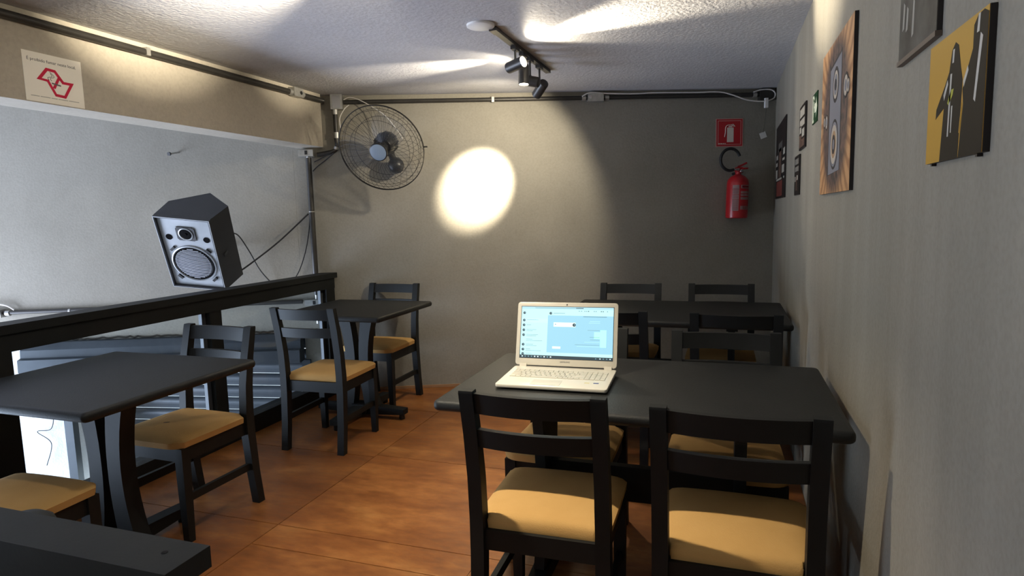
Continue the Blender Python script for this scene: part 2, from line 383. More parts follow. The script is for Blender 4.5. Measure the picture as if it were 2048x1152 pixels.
# ---------------------------------------------------------------- tables
TT = .7765
def tabletop(w, d, th=.036):
    bm = bmesh.new(); add_box(bm, -w / 2, w / 2, -d / 2, d / 2, TT - th, TT)
    ve = [e for e in bm.edges if abs(e.verts[0].co.z - e.verts[1].co.z) > .01]
    bmesh.ops.bevel(bm, geom=ve, offset=.022, segments=4, profile=.5, affect='EDGES')
    bevel_all(bm, .0145, 4, 40); return bm
def curved_board(sx, hw=.036, ty=.035, z0=.075, z1=.722):
    """hourglass upright: leans outward at foot and head"""
    secs = []
    for i in range(13):
        t = i / 12; u = (2 * t - 1); off = .052 + .045 * u * u; w_ = hw + .012 * u * u
        z = z0 + (z1 - z0) * t; secs.append([(sx * off - w_, -ty, z), (sx * off + w_, -ty, z), (sx * off + w_, ty, z), (sx * off - w_, ty, z)])
    bm = bmesh.new(); add_loft(bm, secs); bevel_all(bm, .005, 1, 50); return bm
def foot(ang, L=.345, hw=.033):
    secs = []
    for i in range(9):
        t = i / 8; r = .03 + (L - .03) * t; top = .088 - .014 * t ** 1.6; bot = .022 + .016 * t
        secs.append([(r, -hw, bot), (r, hw, bot), (r, hw, top), (r, -hw, top)])
    bm = bmesh.new(); add_loft(bm, secs); bevel_all(bm, .009, 2, 50)
    return xf(bm, Matrix.Rotation(ang, 4, 'Z'))
def pad(ang, L=.315):
    return lathe([(0, 0), (.018, 0), (.020, .004), (.018, .037), (0, .037)], 14, Matrix.Translation((L * math.cos(ang), L * math.sin(ang), 0)))
def pedestal_table(name, label, loc, w, d, rot=0):
    t = thing(name, label, 'table', loc, 0)
    obj('tabletop', tabletop(w, d), M_top, t, 35)
    for s in (-1, 1): obj('upright', xf(curved_board(s), Matrix.Rotation(rot, 4, 'Z')), M_wood, t, 35)
    obj('top_brace', box(-.30, .30, -.03, .03, .718, .7400, .004, 1), M_wood, t)
    bm = bmesh.new(); add_box(bm, -.055, .055, -.055, .055, .030, .095); bevel_all(bm, .004, 1); obj('hub_block', bm, M_wood, t)
    for k in range(4):
        f = obj('foot', foot(k * PI / 2), M_wood, t, 35); obj('pad', pad(k * PI / 2), M_blackp, f, 40)
    return t
pedestal_table('pedestal_table', 'square black pedestal table at the left edge, nearest the camera beside the railing', (-2.395, 1.815, 0), .85, .80)
pedestal_table('pedestal_table', 'square black pedestal table in the far left corner by the railing end', (-2.425, 3.725, 0), .80, .76)
def trestle_table(label, loc, w, d):
    t = thing('trestle_table', label, 'table', loc)
    obj('tabletop', tabletop(w, d), M_top, t, 35)
    for s in (-1, 1):
        x = s * .345
        secs = []
        for i in range(9):
            tt = i / 8; u = 2 * tt - 1; hy = .085 + .05 * u * u; z = .088 + (.7180 - .088) * tt
            secs.append([(x - .019, -hy, z), (x + .019, -hy, z), (x + .019, hy, z), (x - .019, hy, z)])
        bm = bmesh.new(); add_loft(bm, secs); bevel_all(bm, .004, 1, 50); obj('leg', bm, M_wood, t, 35)
        obj('top_brace', box(x - .03, x + .03, -d / 2 + .07, d / 2 - .07, .7185, .7402, .004, 1), M_wood, t)
        bm = bmesh.new(); add_loft(bm, [[(x - .03, y, b), (x + .03, y, b), (x + .03, y, tp), (x - .03, y, tp)] for y, b, tp in ((-.32, .0, .05), (-.26, .0, .065), (-.24, .022, .07), (-.1, .03, .0875), (.1, .03, .0875), (.24, .022, .07), (.26, 0, .065), (.32, 0, .05))])
        bevel_all(bm, .004, 1, 50); obj('foot', bm, M_wood, t, 35)
    obj('stretcher', box(-.3255, .3255, -.016, .016, .335, .465, .004, 1), M_wood, t)
    return t
trestle_table('long black table carrying the white laptop, pushed against the right wall', (-.288, 2.200, 0), 1.262, .755)
trestle_table('long black table behind the laptop table, nearest the back wall', (-.303, 3.925, 0), 1.300, .85)

# ---------------------------------------------------------------- chairs (front = +y)
def chair():
    t = thing('dining_chair', '', 'chair')
    S = .193; hw = .0215
    prof = [(0, -.232, .020), (.16, -.212, .021), (.36, -.197, .024), (.47, -.196, .024), (.60, -.204, .0225), (.74, -.226, .020), (.872, -.256, .0175), (.880, -.257, .015)]
    for s in (-1, 1):
        bm = bmesh.new(); add_loft(bm, [[(s * S - hw, y - h_, z), (s * S + hw, y - h_, z), (s * S + hw, y + h_, z), (s * S - hw, y + h_, z)] for z, y, h_ in prof])
        bevel_all(bm, .0055, 2, 50); obj('back_leg', bm, M_wood, t, 35)
    for s in (-1, 1):
        bm = bmesh.new(); add_loft(bm, [[(s * .187 - a, .178 - a, z), (s * .187 + a, .178 - a, z), (s * .187 + a, .178 + a, z), (s * .187 - a, .178 + a, z)] for z, a in ((0, .0165), (.30, .021), (.425, .0215))])
        bevel_all(bm, .004, 1, 50); obj('front_leg', bm, M_wood, t, 35)
    def rail(z0, z1, yc, sag, tilt, th=.0105):
        secs = []
        for i in range(13):
            u = -1 + 2 * i / 12; x = u * (S - hw + .001); y = yc - sag * (1 - u * u)
            secs.append([(x, y - th, z0), (x, y + th, z0), (x, y + th - tilt, z1), (x, y - th - tilt, z1)])
        bm = bmesh.new(); add_loft(bm, secs); bevel_all(bm, .003, 1, 50); return bm
    obj('top_rail', rail(.808, .872, -.240, .022, .014), M_wood, t, 35)
    obj('middle_rail', rail(.700, .757, -.222, .022, .010), M_wood, t, 35)
    bm = bmesh.new()
    add_box(bm, -.166, .166, .158, .178 + .012, .362, .426); obj('front_apron', bm, M_wood, t)
    obj('back_apron', box(-.1710, .1710, -.205, -.183, .362, .426), M_wood, t)
    for s in (-1, 1):
        obj('side_apron', box(s * .187 - .012, s * .187 + .012, -.1725, .1560, .362, .426), M_wood, t)
        obj('side_stretcher', xf(box(-.0095, .0095, -.189, .158, .178, .212, .003, 1), Matrix.Translation((s * .187, 0, 0))), M_wood, t)
    # cushion: soft dome, square back notched by the posts, rounded front corners
    N = 26; bm = bmesh.new(); grid = {}
    def outline(u, v):    # u,v in [-1,1] -> x,y
        hx = .212 - .004 * (v < 0) * (-v); x = u * hx; y = v * .2025 + .012
        k = max(0, abs(u) - .72) / .28; 
        if v > .5: y -= .030 * (k ** 2.2) * ((v - .5) / .5) ** 1.5
        if v > .3: y += .008 * (1 - u * u) * (v - .3) / .7
        return x, y
    for i in range(N + 1):
        for j in range(N + 1):
            u = -1 + 2 * i / N; v = -1 + 2 * j / N; x, y = outline(u, v)
            if abs(x) > .166 and y < -.165: x = math.copysign(.166 + (abs(x) - .166) * .05, x)
            e = max(abs(u) ** 5, abs(v) ** 5) if v > 0 else max(abs(u) ** 5, abs(v) ** 9)
            dome = (1 - abs(u) ** 2.4) * (1 - abs(v) ** 2.6)
            z = .4665 + .014 * dome - .014 * e ** 2.5
            grid[i, j, 1] = bm.verts.new((x, y, z))
            grid[i, j, 0] = bm.verts.new((x * .985, y * .985 if v > 0 else y, .4265))
    for i in range(N):
        for j in range(N):
            bm.faces.new((grid[i, j, 1], grid[i + 1, j, 1], grid[i + 1, j + 1, 1], grid[i, j + 1, 1]))
            bm.faces.new((grid[i, j, 0], grid[i, j + 1, 0], grid[i + 1, j + 1, 0], grid[i + 1, j, 0]))
    for i in range(N):
        for a, b in (((i, 0), (i + 1, 0)), ((i + 1, N), (i, N)), ((0, i + 1), (0, i)), ((N, i), (N, i + 1))):
            bm.faces.new((grid[a[0], a[1], 0], grid[b[0], b[1], 0], grid[b[0], b[1], 1], grid[a[0], a[1], 1]))
    obj('seat_cushion', bm, M_suede, t, 60)
    return t
proto = chair()
CH = [  # x, y, rotation, label, group
    (-.520, 1.895, 0.02, 'foreground black chair in front of the laptop, tan seat, its back to the camera', 'chairs at the laptop table'),
    (.036, 1.865, -0.01, 'foreground black chair nearest the right wall, tan seat, its back to the camera', 'chairs at the laptop table'),
    (-.610, 2.440, PI, 'black chair tucked in behind the laptop, mostly hidden by its screen', 'chairs at the laptop table'),
    (.008, 2.440, PI + .01, 'black chair on the far side of the laptop table, next to the right wall', 'chairs at the laptop table'),
    (-.585, 3.445, 0, 'rear table chair, back to the camera, partly hidden by the laptop screen', 'chairs at the rear table'),
    (.058, 3.440, -.02, 'black chair at the rear table with its back to the camera, nearest the right wall', 'chairs at the rear table'),
    (-.640, 4.215, PI - .02, 'black chair against the back wall behind the rear table, left of the two', 'chairs at the rear table'),
    (-.022, 4.230, PI, 'black chair behind the rear table below the fire extinguisher, right of the two', 'chairs at the rear table'),
    (-2.390, 2.175, PI - .03, 'black chair facing the camera at the near left table, dark mark on its tan seat', 'chairs at the near left table'),
    (-2.335, 1.350, 0.02, 'chair at the left picture edge, only its tan seat showing beside the near left table', 'chairs at the near left table'),
    (-2.340, 3.270, .04, 'black chair with tan seat standing before the far left table, its back to the camera', 'chairs at the far left table'),
    (-2.460, 4.065, PI, 'black chair with tan seat in the corner below the wall fan, facing the camera', 'chairs at the far left table'),
]
for i, (x, y, r, lab, g) in enumerate(CH):
    c = proto if i == 0 else copy_tree(proto)
    c.location = (x, y, 0); c.rotation_euler = (0, 0, r); c['label'] = lab; c['group'] = g; c['category'] = 'chair'
    if i == 8:   # the worn mark on this seat
        obj('seat_mark', xf(lathe([(0, 0), (.008, .0), (.008, .0008), (0, .001)], 10), Matrix.Translation((.03, .06, .4795)) @ Matrix.Rotation(.5, 4, 'Z') @ Matrix.Diagonal((1.9, .5, 1, 1))), mat('dark_mark', (.05, .03, .015), .9), c)

# ---------------------------------------------------------------- laptop
LT = thing('laptop', 'open cream-white laptop showing a pale blue chat window, on the long black table', 'laptop', (-.5748, 2.2736, TT + .002), .034)
LW, LD, LH, TLT = .3955, .2596, .2523, .2719
bm = bmesh.new(); add_box(bm, -LW / 2, LW / 2, -LD, 0, .004, .020)
for v in bm.verts:
    if v.co.y < -.1 and v.co.z > .01: v.co.z -= .004
ve = [e for e in bm.edges if abs(e.verts[0].co.z - e.verts[1].co.z) > .005]
bmesh.ops.bevel(bm, geom=ve, offset=.012, segments=4, profile=.5, affect='EDGES'); bevel_all(bm, .0025, 2, 40)
base = obj('base', bm, M_lap, LT, 35)
sl = .004 / LD
def topz(y): return .020 + sl * y
for sx in (-1, 1):
    for yy in (-.03, -LD + .03): obj('rubber_foot', lathe([(0, -.002), (.008, -.002), (.008, .0045), (0, .0045)], 12, Matrix.Translation((sx * (LW / 2 - .03), yy, 0))), M_blackp, base)
def key(x0, x1, y0, y1, nm='key'):
    z = topz((y0 + y1) / 2); bm = bmesh.new(); add_box(bm, x0, x1, y0, y1, z - .0004, z + .0022); bevel_all(bm, .0007, 1); obj(nm, bm, M_key, base)
kx0 = -LW / 2 + .022; kp = .0192; g = .0026
yk = -.052
rowdef = [([.75] * 15 + [.75] * 4, .012), ([1] * 13 + [2 - .1] + [1] * 4, .0185), ([1.5] + [1] * 12 + [1.4] + [1] * 4, .0185), ([1.8] + [1] * 11 + [2.1] + [1] * 4, .0185), ([2.2] + [1] * 10 + [2.7] + [1] * 4, .0185), ([1.2, 1, 1, 1, 5.4, 1, 1, 1.2, 1, 1] + [1] * 4, .0185)]
tw = LW - .044
for ws, hgt in rowdef:
    tot = sum(ws); x = kx0
    for q in ws:
        wq = q / tot * tw; key(x + g / 2, x + wq - g / 2, yk - hgt + g, yk); x += wq
    yk -= hgt
obj('touchpad', box(-.075, .03, -LD + .018, -.178, topz(-.2) - .0004, topz(-.2) + .0004), M_key, base)
obj('sticker', box(.110, .128, -.196, -.188, topz(-.19), topz(-.19) + .0006), mat('yellow_sticker', (.55, .47, .2), .5), base)
obj('sticker', box(.142, .160, -.197, -.186, topz(-.19), topz(-.19) + .0006), mat('blue_sticker', (.05, .07, .22), .4), base)
# lid: local x, y up the lid, z towards the user
lidM = Matrix.Translation((0, -.002, .019)) @ Matrix.Rotation(PI / 2 - TLT, 4, 'X')
def lid(bm): return xf(bm, lidM)
bm = box(-LW / 2, LW / 2, .006, LH, -.008, 0); 
ve = [e for e in bm.edges if abs(e.verts[0].co.z - e.verts[1].co.z) > .005]
bmesh.ops.bevel(bm, geom=ve, offset=.011, segments=4, profile=.5, affect='EDGES'); bevel_all(bm, .002, 2, 40)
lidp = obj('lid', lid(bm), M_lap, LT, 35)
for sx in (-1, 1): obj('hinge', lid(box(sx * .165 - .014, sx * .165 + .014, -.004, .012, -.006, .004, .002)), M_lap, LT, 35)
SXA, SXB, SYA, SYB = -LW / 2 + .017, LW / 2 - .017, .034, LH - .018
def scr(name, u0, u1, v0, v1, mt, lift=.0004, par=None):
    x0 = SXA + (SXB - SXA) * u0; x1 = SXA + (SXB - SXA) * u1; y1 = SYB - (SYB - SYA) * v0; y0 = SYB - (SYB - SYA) * v1
    return obj(name, lid(box(x0, x1, y0, y1, .0001, lift)), mt, par or lidp)
obj('screen_frame', lid(box(SXA - .002, SXB + .002, SYA - .002, SYB + .002, -.0004, .0003)), M_blackp, lidp)
def E_(n, c, s=1.0): return emis('screen_' + n, c, s)
e_bg = E_('chat_blue', (.33, .66, .82), .68); e_panel = E_('pale_cyan', (.55, .93, .97), .68); e_dark = E_('dark', (.02, .07, .10), .35)
for nm in (e_bg, e_panel, e_dark): nm.node_tree.nodes['Principled BSDF'].inputs['Base Color'].default_value = (.02, .02, .02, 1)
def es(n, c, s=1.0):
    q = E_(n, c, s); q.node_tree.nodes['Principled BSDF'].inputs['Base Color'].default_value = (.02, .02, .02, 1); return q
e_line = es('line', (.20, .40, .48), .55); e_green = es('green', (.38, .88, .70), .85); e_white = es('white', (.72, .96, 1), .78); e_grey = es('grey_bar', (.36, .62, .70), .8)
scr('screen', 0, 1, 0, 1, e_bg, .0006)
scr('screen_toolbar', 0, 1, 0, .045, e_grey, .0008); scr('screen_toolbar', 0, 1, .045, .165, e_panel, .0008)
scr('screen_sidebar', 0, .295, .165, .945, e_panel, .0008)
scr('screen_input', .295, 1, .885, .945, e_panel, .0008)
scr('screen_taskbar', 0, 1, .945, 1, e_dark, .0010)
scr('screen_selection', .0, .295, .235, .315, es('sel', (.45, .82, .92), .9), .0010)
def avatar(u, v, r=.0052):
    x = SXA + (SXB - SXA) * u; y = SYB - (SYB - SYA) * v
    o = obj('avatar', lid(lathe([(0, .0006), (r, .0006), (r, .0013), (0, .0013)], 20, Matrix.Translation((x, y, 0)))), e_dark, lidp)
    obj('avatar_face', lid(lathe([(0, .0013), (r * .42, .0013), (r * .42, .0016), (0, .0016)], 12, Matrix.Translation((x + r * .25, y + r * .1, 0)))), e_line, o)
avatar(.032, .125); avatar(.325, .125)
for k, v in enumerate((.27, .365, .462, .558, .745, .84, .925)): avatar(.032, v)
for v, L_ in ((.262, .13), (.36, .05), (.452, .11), (.475, .07), (.552, .13), (.575, .11), (.64, .07), (.668, .18), (.738, .08), (.765, .12), (.83, .05), (.86, .17), (.92, .07)):
    scr('text_line', .062, .062 + L_, v - .003, v + .003, e_line, .0012)
scr('text_line', .355, .48, .12, .128, e_line, .0012)
for u in (.63, .655, .69, .71, .73, .79, .81, .865, .885, .93): scr('toolbar_icon', u, u + .010, .068, .084, e_dark if u in (.73, .865, .885) else e_line, .0012)
scr('tab_strip', .15, .60, .018, .026, e_line, .0012); scr('tab_strip', .60, .68, .014, .028, e_dark, .0012)
scr('message_bubble', .36, .60, .30, .385, e_white, .0010); avatar(.585, .345, .0064)
scr('play_icon', .375, .388, .33, .345, e_line, .0014)
scr('message_bubble', .355, .445, .765, .81, e_white, .0010)
scr('text_line', .68, .93, .178, .184, e_dark, .0012)
scr('message_bubble', .865, .93, .43, .76, e_green, .0010); scr('message_bubble', .80, .87, .47, .60, e_green, .0009)
for v, a in ((.27, .75), (.30, .74), (.44, .73), (.48, .81), (.53, .81), (.57, .755), (.62, .76), (.665, .70), (.72, .60), (.75, .62)):
    scr('text_line', a, .86, v - .003, v + .003, e_line if v in (.44, .57, .62, .72) else es('faint%d' % int(v * 100), (.40, .72, .80), .9), .0012)
for k, u in enumerate((.022, .055, .09, .125, .16, .195, .23, .265, .30, .335)): scr('taskbar_icon', u, u + .014, .962, .984, e_white if k in (0, 4, 5, 7, 9) else e_line, .0014)
for u in (.82, .865, .90, .935, .97): scr('taskbar_icon', u, u + .012, .964, .982, e_white if u in (.865, .97) else e_line, .0014)
obj('webcam', lid(lathe([(0, .0002), (.0028, .0002), (.0028, .0008), (0, .0008)], 14, Matrix.Translation((0, LH - .009, 0)))), M_blackp, lidp)
text_mesh('maker_lettering', 'SAMSUNG', .0085, M_ink, lidp, lidM @ Matrix.Translation((0, .019, .0003)), .0002, 'CENTER')

# ---------------------------------------------------------------- loudspeaker on the far wall
SPK = 1.15
sp = thing('loudspeaker', 'black wedge-shaped loudspeaker with silver baffle, hanging tilted on the far wall', 'speaker', (-3.542, 3.430, 1.1845))
sp.rotation_mode = 'QUATERNION'
sp.rotation_quaternion = (Matrix.Rotation(.272, 3, 'Z') @ Matrix.Rotation(.551, 3, 'X') @ Matrix.Rotation(.142, 3, 'Y')).to_quaternion()
hH = .26 * SPK; hW = .327 * SPK / 2
plan = [(-hW, 0), (hW, 0), (.205 * SPK, .155 * SPK), (.045 * SPK, .283 * SPK), (-.149 * SPK, .150 * SPK)]
bm = prism(plan, -hH, hH, 'z', .006, 2); obj('cabinet', bm, M_cab, sp, 35)
fr = bmesh.new(); e = .010
for a in ((-hW, hW, -hH, -hH + e), (-hW, hW, hH - e, hH), (-hW, -hW + e, -hH + e, hH - e), (hW - e, hW, -hH + e, hH - e)):
    add_box(fr, a[0], a[1], -.030, .004, a[2], a[3])
obj('baffle_rim', fr, M_cab, sp)
tr = bmesh.new(); e2 = .004
for a in ((-hW, hW, -hH, -hH + e2), (-hW, hW, hH - e2, hH), (-hW, -hW + e2, -hH + e2, hH - e2), (hW - e2, hW, -hH + e2, hH - e2)):
    add_box(tr, a[0], a[1], -.033, -.0301, a[2], a[3])
obj('rim_trim', tr, M_baffle, sp)
bf = obj('baffle', box(-hW + .011, hW - .011, -.0075, .003, -hH + .011, hH - .011), M_baffle, sp)
FM = Matrix.Translation((0, -.0076, 0)) @ Matrix.Rotation(PI / 2, 4, 'X')      # lathe z -> out of the baffle (-y)
def disc(name, x, z, prof, mt, par, n=40): return obj(name, lathe(prof, n, Matrix.Translation((x, 0, z)) @ FM), mt, par, 35)
wz = -.090; wx = .0
disc('woofer_ring', wx, wz, [(.150, -.001), (.155, .004), (.153, .010), (.146, .012), (.143, .004), (.141, -.001)], M_baffle, bf)
disc('woofer_shadow_gap', wx, wz, [(.1405, -.001), (.1405, .003), (.126, .003), (.126, -.001)], M_matte, bf)
wf = disc('woofer_grille', wx - .006, wz, [(0, .012), (.06, .0105), (.11, .007), (.128, .0035), (.128, -.001)], M_matte, bf)
for k in range(-11, 12):
    zz = k * .0112; hl = math.sqrt(max(.125 ** 2 - zz * zz, 0))
    if hl < .02: continue
    b_ = tube([Vector((wx - .006 + u * hl, -.0076 - .0125 + .009 * ((u * hl) ** 2 + zz * zz) / .0164, wz + zz)) for u in (-1, -.6, -.2, .2, .6, 1)], .0026, 6)
    obj('grille_bar', b_, M_cone, wf)
tw_ = obj('tweeter_plate', xf(box(-.062, .062, -.052, .052, -.001, .005, .0), Matrix.Translation((-.002, 0, .165)) @ FM), M_baffle, bf)
bevp = prism([(-.064, -.040), (-.052, -.054), (.052, -.054), (.064, -.040), (.064, .040), (.052, .054), (-.052, .054), (-.064, .040)], .001, .009, 'z')
obj('tweeter_flange', xf(bevp, Matrix.Translation((-.002, 0, .165)) @ FM), M_cab, tw_)
disc('tweeter_ring', -.002, .165, [(.049, .0085), (.049, .013), (.043, .015), (.040, .010)], M_baffle, tw_)
disc('tweeter_cone', -.002, .165, [(0, .016), (.008, .015), (.012, .0105), (.036, .012), (.040, .010)], M_matte, tw_)
for sx in (-1, 1): disc('port', sx * .128, .125, [(0, .002), (.020, .002), (.022, .0035), (.0225, -.001)], M_matte, bf, 24)
for sx, sz in ((-1, 1), (1, 1), (1, -1), (-1, -1)):
    obj('woofer_clamp', xf(box(-.020, .020, -.009, .009, .0, .014, .003, 1), Matrix.Translation((sx * .122, 0, wz + sz * .122)) @ FM @ Matrix.Rotation(-sx * sz * PI / 4, 4, 'Z')), M_blackp, bf)
obj('side_plate', prism([(-.045, -.030), (.045, -.030), (.045, .030), (-.045, .030)], 0, .004, 'x', .002).copy() if False else xf(box(-.012, .012, -.045, .045, -.001, .004, .002), Matrix.Translation((hW + .018, .075, -.02)) @ Matrix.Rotation(PI / 2, 4, 'Y') @ Matrix.Rotation(.0, 4, 'Z')), M_blackp, sp)
# wall bracket
bk = bmesh.new(); inv = (Matrix.Translation(sp.location) @ sp.rotation_quaternion.to_matrix().to_4x4()).inverted()
pw = onwall(-3.72, 1.20, .0); add_tube(bk, [inv @ pw, inv @ onwall(-3.68, 1.20, .10), Vector((.02, .20, .0))], .014, 10)
xf_ = inv @ WM(-3.72, 1.20, .0); bmp = box(-.05, .05, -.07, .07, .0, .008, .002, 1); xf(bmp, xf_)
obj('wall_bracket', bk, M_blackp, sp, 40); obj('bracket_plate', bmp, M_blackp, sp)

# ---------------------------------------------------------------- fan
def smoky():
    M = mat('smoked_blade', (.16, .18, .21), .25); M.node_tree.nodes['Principled BSDF'].inputs['Alpha'].default_value = .14; return M
FN = Vector((.138, -.890, -.434)).normalized(); FC = Vector((-2.384, 4.097, 1.892)); FR = .320
ft = thing('wall_fan', 'black oscillating wall fan with a round wire grille in the left corner', 'fan', FC)
ft.rotation_mode = 'QUATERNION'; ft.rotation_quaternion = FN.to_track_quat('Z', 'Y')
def ring(r, z, tr, n=72): return lambda bm: add_tube(bm, [(r * math.cos(2 * PI * k / n), r * math.sin(2 * PI * k / n), z) for k in range(n + 1)], tr, 6)
def grille(front):
    s = 1 if front else -1; bm = bmesh.new()
    def zz(r):
        t = r / FR; return (s * .062 * (1 - t ** 2.6) if front else s * .085 * (1 - t ** 3)) + s * .004
    for r, q in ((FR, .0036), (FR * .90, .0016), (FR * .70, .0016)): 
        add_tube(bm, [(r * math.cos(2 * PI * k / 72), r * math.sin(2 * PI * k / 72), zz(r)) for k in range(73)], q, 5)
    n = 48 if front else 30
    for k in range(n):
        a = 2 * PI * k / n; pts = []
        for i in range(9):
            r = .062 + (FR - .062) * i / 8; aa = a + s * .30 * (i / 8) ** 2; pts.append((r * math.cos(aa), r * math.sin(aa), zz(r)))
        add_tube(bm, pts, .0010, 4, caps=False)
    return bm
obj('front_grille', grille(True), M_wire, ft); obj('rear_grille', grille(False), M_wire, ft)
hub = obj('grille_cap', lathe([(0, .078), (.045, .077), (.060, .074), (.064, .066), (.060, .062), (0, .062)], 40), M_hubcap, ft, 35)
obj('cap_rim', lathe([(.060, .0745), (.066, .072), (.068, .064), (.064, .060)], 40), M_blackp, ft, 35)
obj('blade_hub', lathe([(0, .045), (.035, .043), (.045, .03), (.045, -.03), (0, -.03)], 24), M_blade, ft, 35)
for k in range(3):
    bm = bmesh.new(); P = {}
    for i in range(9):
        for j in range(7):
            t = i / 8; u = -1 + 2 * j / 6; r = .04 + .215 * t; wd = (.045 + .085 * math.sin(PI * min(t * .62 + .12, 1))) * (1 if t < .9 else .82)
            P[i, j] = bm.verts.new((r, u * wd, .022 * -u * (1 - .3 * t) + .004))
    for i in range(8):
        for j in range(6): bm.faces.new((P[i, j], P[i + 1, j], P[i + 1, j + 1], P[i, j + 1]))
    bmesh.ops.solidify(bm, geom=bm.faces[:], thickness=.002)
    xf(bm, Matrix.Rotation(k * 2 * PI / 3 + 1.05, 4, 'Z')); obj('blade', bm, smoky() if k == 0 else bpy.data.materials['smoked_blade'], ft, 40)
mt_ = obj('motor_housing', lathe([(0, -.205), (.035, -.203), (.062, -.190), (.078, -.16), (.084, -.11), (.080, -.06), (.060, -.034), (0, -.031)], 32), M_blackp, ft, 40)
for k in range(12):
    a = 2 * PI * k / 12; obj('cooling_rib', tube([(.080 * math.cos(a), .080 * math.sin(a), -.16), (.0865 * math.cos(a), .0865 * math.sin(a), -.11), (.082 * math.cos(a), .082 * math.sin(a), -.065)], .004, 5), M_blackp, mt_)
finv = (Matrix.Translation(FC) @ ft.rotation_quaternion.to_matrix().to_4x4()).inverted()
Bw = Vector((-2.4133, 4.3545, 1.791))
bq = bmesh.new(); bmesh.ops.create_uvsphere(bq, u_segments=28, v_segments=18, radius=.062)
xf(bq, finv @ Matrix.Translation(Bw)); obj('swivel_ball', bq, M_blackp, ft, 60)
obj('neck', tube([finv @ Bw, finv @ (Bw + Vector((-.01, -.03, .06))), Vector((0, 0, -.12))], .026, 12, 4), M_blackp, ft, 40)
obj('wall_mount', tube([finv @ Bw, finv @ onwall(-2.450, 1.795, .0)], .034, 20), M_blackp, ft, 40)
obj('clip', tube([(FR + .004, -.0, 0), (FR + .03, 0, 0)], .005, 8), M_wire, ft)

# ---------------------------------------------------------------- track light (heads)
CX = -1.13
def track_light(label, y0, y1, heads, plate=True):
    t = thing('track_light', label, 'ceiling light', (CX, (y0 + y1) / 2, CEILH)); L = (y1 - y0) / 2
    if plate: 
        obj('ceiling_plate', lathe([(0, -.014), (.064, -.014), (.070, -.010), (.071, -.0005), (0, -.0005)], 48, Matrix.Translation((-.045, -L - .11, 0))), M_whitep, t, 35)
        obj('feed_box', box(-.020, .020, -L - .06, -L + .02, -.022, -.0006, .003), M_head, t)
    obj('track', box(-.017, .017, -L, L, -.020, -.0006, .002, 1), M_head, t)
    for (y, dx_, dz_, d, pw, sz, sp_) in heads:
        d = Vector(d).normalized(); ctr = Vector((dx_, y - (y0 + y1) / 2, dz_))
        h_ = obj('lamp_head', lathe([(0, -.060), (.022, -.060), (.0295, -.055), (.0315, -.048), (.0315, .052), (.0325, .060), (.0295, .060), (.0290, .050)], 36, align(ctr, d)), M_head, t, 35)
        obj('lens', lathe([(.0290, .0515), (.020, .0535), (0, .054)], 28, align(ctr, d)), M_lens, h_)
        obj('adapter', box(-.014, .014, ctr.y - .040, ctr.y + .040, -.036, -.0205, .002, 1), M_head, t)
        top = Vector((0, ctr.y, -.034)); side = Vector((ctr.x, ctr.y, ctr.z))
        obj('stem', tube([top, Vector((0, ctr.y, ctr.z + (.03 if abs(d.z) < .9 else .05)))], .0065, 10), M_head, t)
        yk_ = tube([Vector((-.0, ctr.y, ctr.z + .034)), side], .009, 8); obj('yoke', yk_, M_head, t)
        if pw > 0:
            wp = Vector((CX, (y0 + y1) / 2, CEILH)) + ctr + d * .066
            spot('lamp_light', wp, wp + d, pw, sz, .9, WARM, .022)
            if sp_: spot('lamp_spill', wp, wp + d, sp_, 108, .35, WARM, .028)
    return t
d3 = Vector((-1.835, 4.68, 1.64)) - Vector((-1.13, 3.97, 2.17))
track_light('dark track light with tilted cylindrical spot heads and white plate on the ceiling', 3.16, 4.16, [
    (3.46, .0, -.115, (.90, -.36, .15), 190, 42, 12),
    (3.61, .0, -.137, (.02, -.12, -1), 55, 60, 16),
    (3.74, -.0, -.150, (-.88, .03, .22), 85, 36, 4),
    (3.945, .005, -.158, tuple(d3), 560, 32, 36),
])
track_light('second dark track light on the ceiling above the camera, outside the picture', .60, 1.95, [
    (1.56, .0, -.13, (.22, .12, -1), 90, 88, 0),
    (1.86, -.0, -.16, (-.84, .36, .27), 340, 44, 12),
    (1.10, .0, -.13, (-.55, .30, -.9), 12, 80, 0),
], plate=False)

# ---------------------------------------------------------------- conduits
def coupling(par, p, d, r=.0215, L=.03): obj('coupling', tube([Vector(p) - Vector(d) * L / 2, Vector(p) + Vector(d) * L / 2], r, 14), M_alu, par, 40)
RP = .0165
c1 = thing('electrical_conduit', 'black steel conduit along the beam under the ceiling on the left', 'conduit')
ex = Vector((0, 1, 0))
obj('pipe', tube([(XL + .022, FY0 + .02, 2.292), (XL + .022, 4.155, 2.287)], .0195, 12), M_pipe, c1, 40)
bj = obj('junction_box', box(XL + .002, XL + .052, 3.79, 3.89, 2.262, 2.322, .006), M_alu, c1, 35)
obj('box_plug', lathe([(0, .054), (.013, .054), (.013, .050), (0, .050)], 16, Matrix.Translation((XL, 3.865, 2.292)) @ Matrix.Rotation(PI / 2, 4, 'Y')), M_blackp, bj)
for y in (3.775, 3.905): coupling(c1, (XL + .022, y, 2.289), ex, .0235)
for y in (2.62, 1.3): obj('clamp', box(XL + .0005, XL + .042, y - .012, y + .012, 2.272, 2.313, .003, 1), M_alu, c1)
c2 = thing('electrical_conduit', 'black steel conduit along the top of the back wall', 'conduit')
ew = Vector((math.cos(SK), math.sin(SK), 0))
obj('pipe', tube([onwall(-2.80, 2.285, .022), onwall(.30, 2.290, .022)], RP, 12), M_pipe, c2, 40)
bj = obj('junction_box', xf(box(-.062, .062, -.030, .030, .001, .052, .006), WM(-.99, 2.286)), M_alu, c2, 35)
obj('box_plug', xf(lathe([(0, .0), (.014, .0), (.014, .055), (0, .056)], 16, Matrix.Translation((-.045, .004, 0))), WM(-.99, 2.286)), M_chrome, bj, 40)
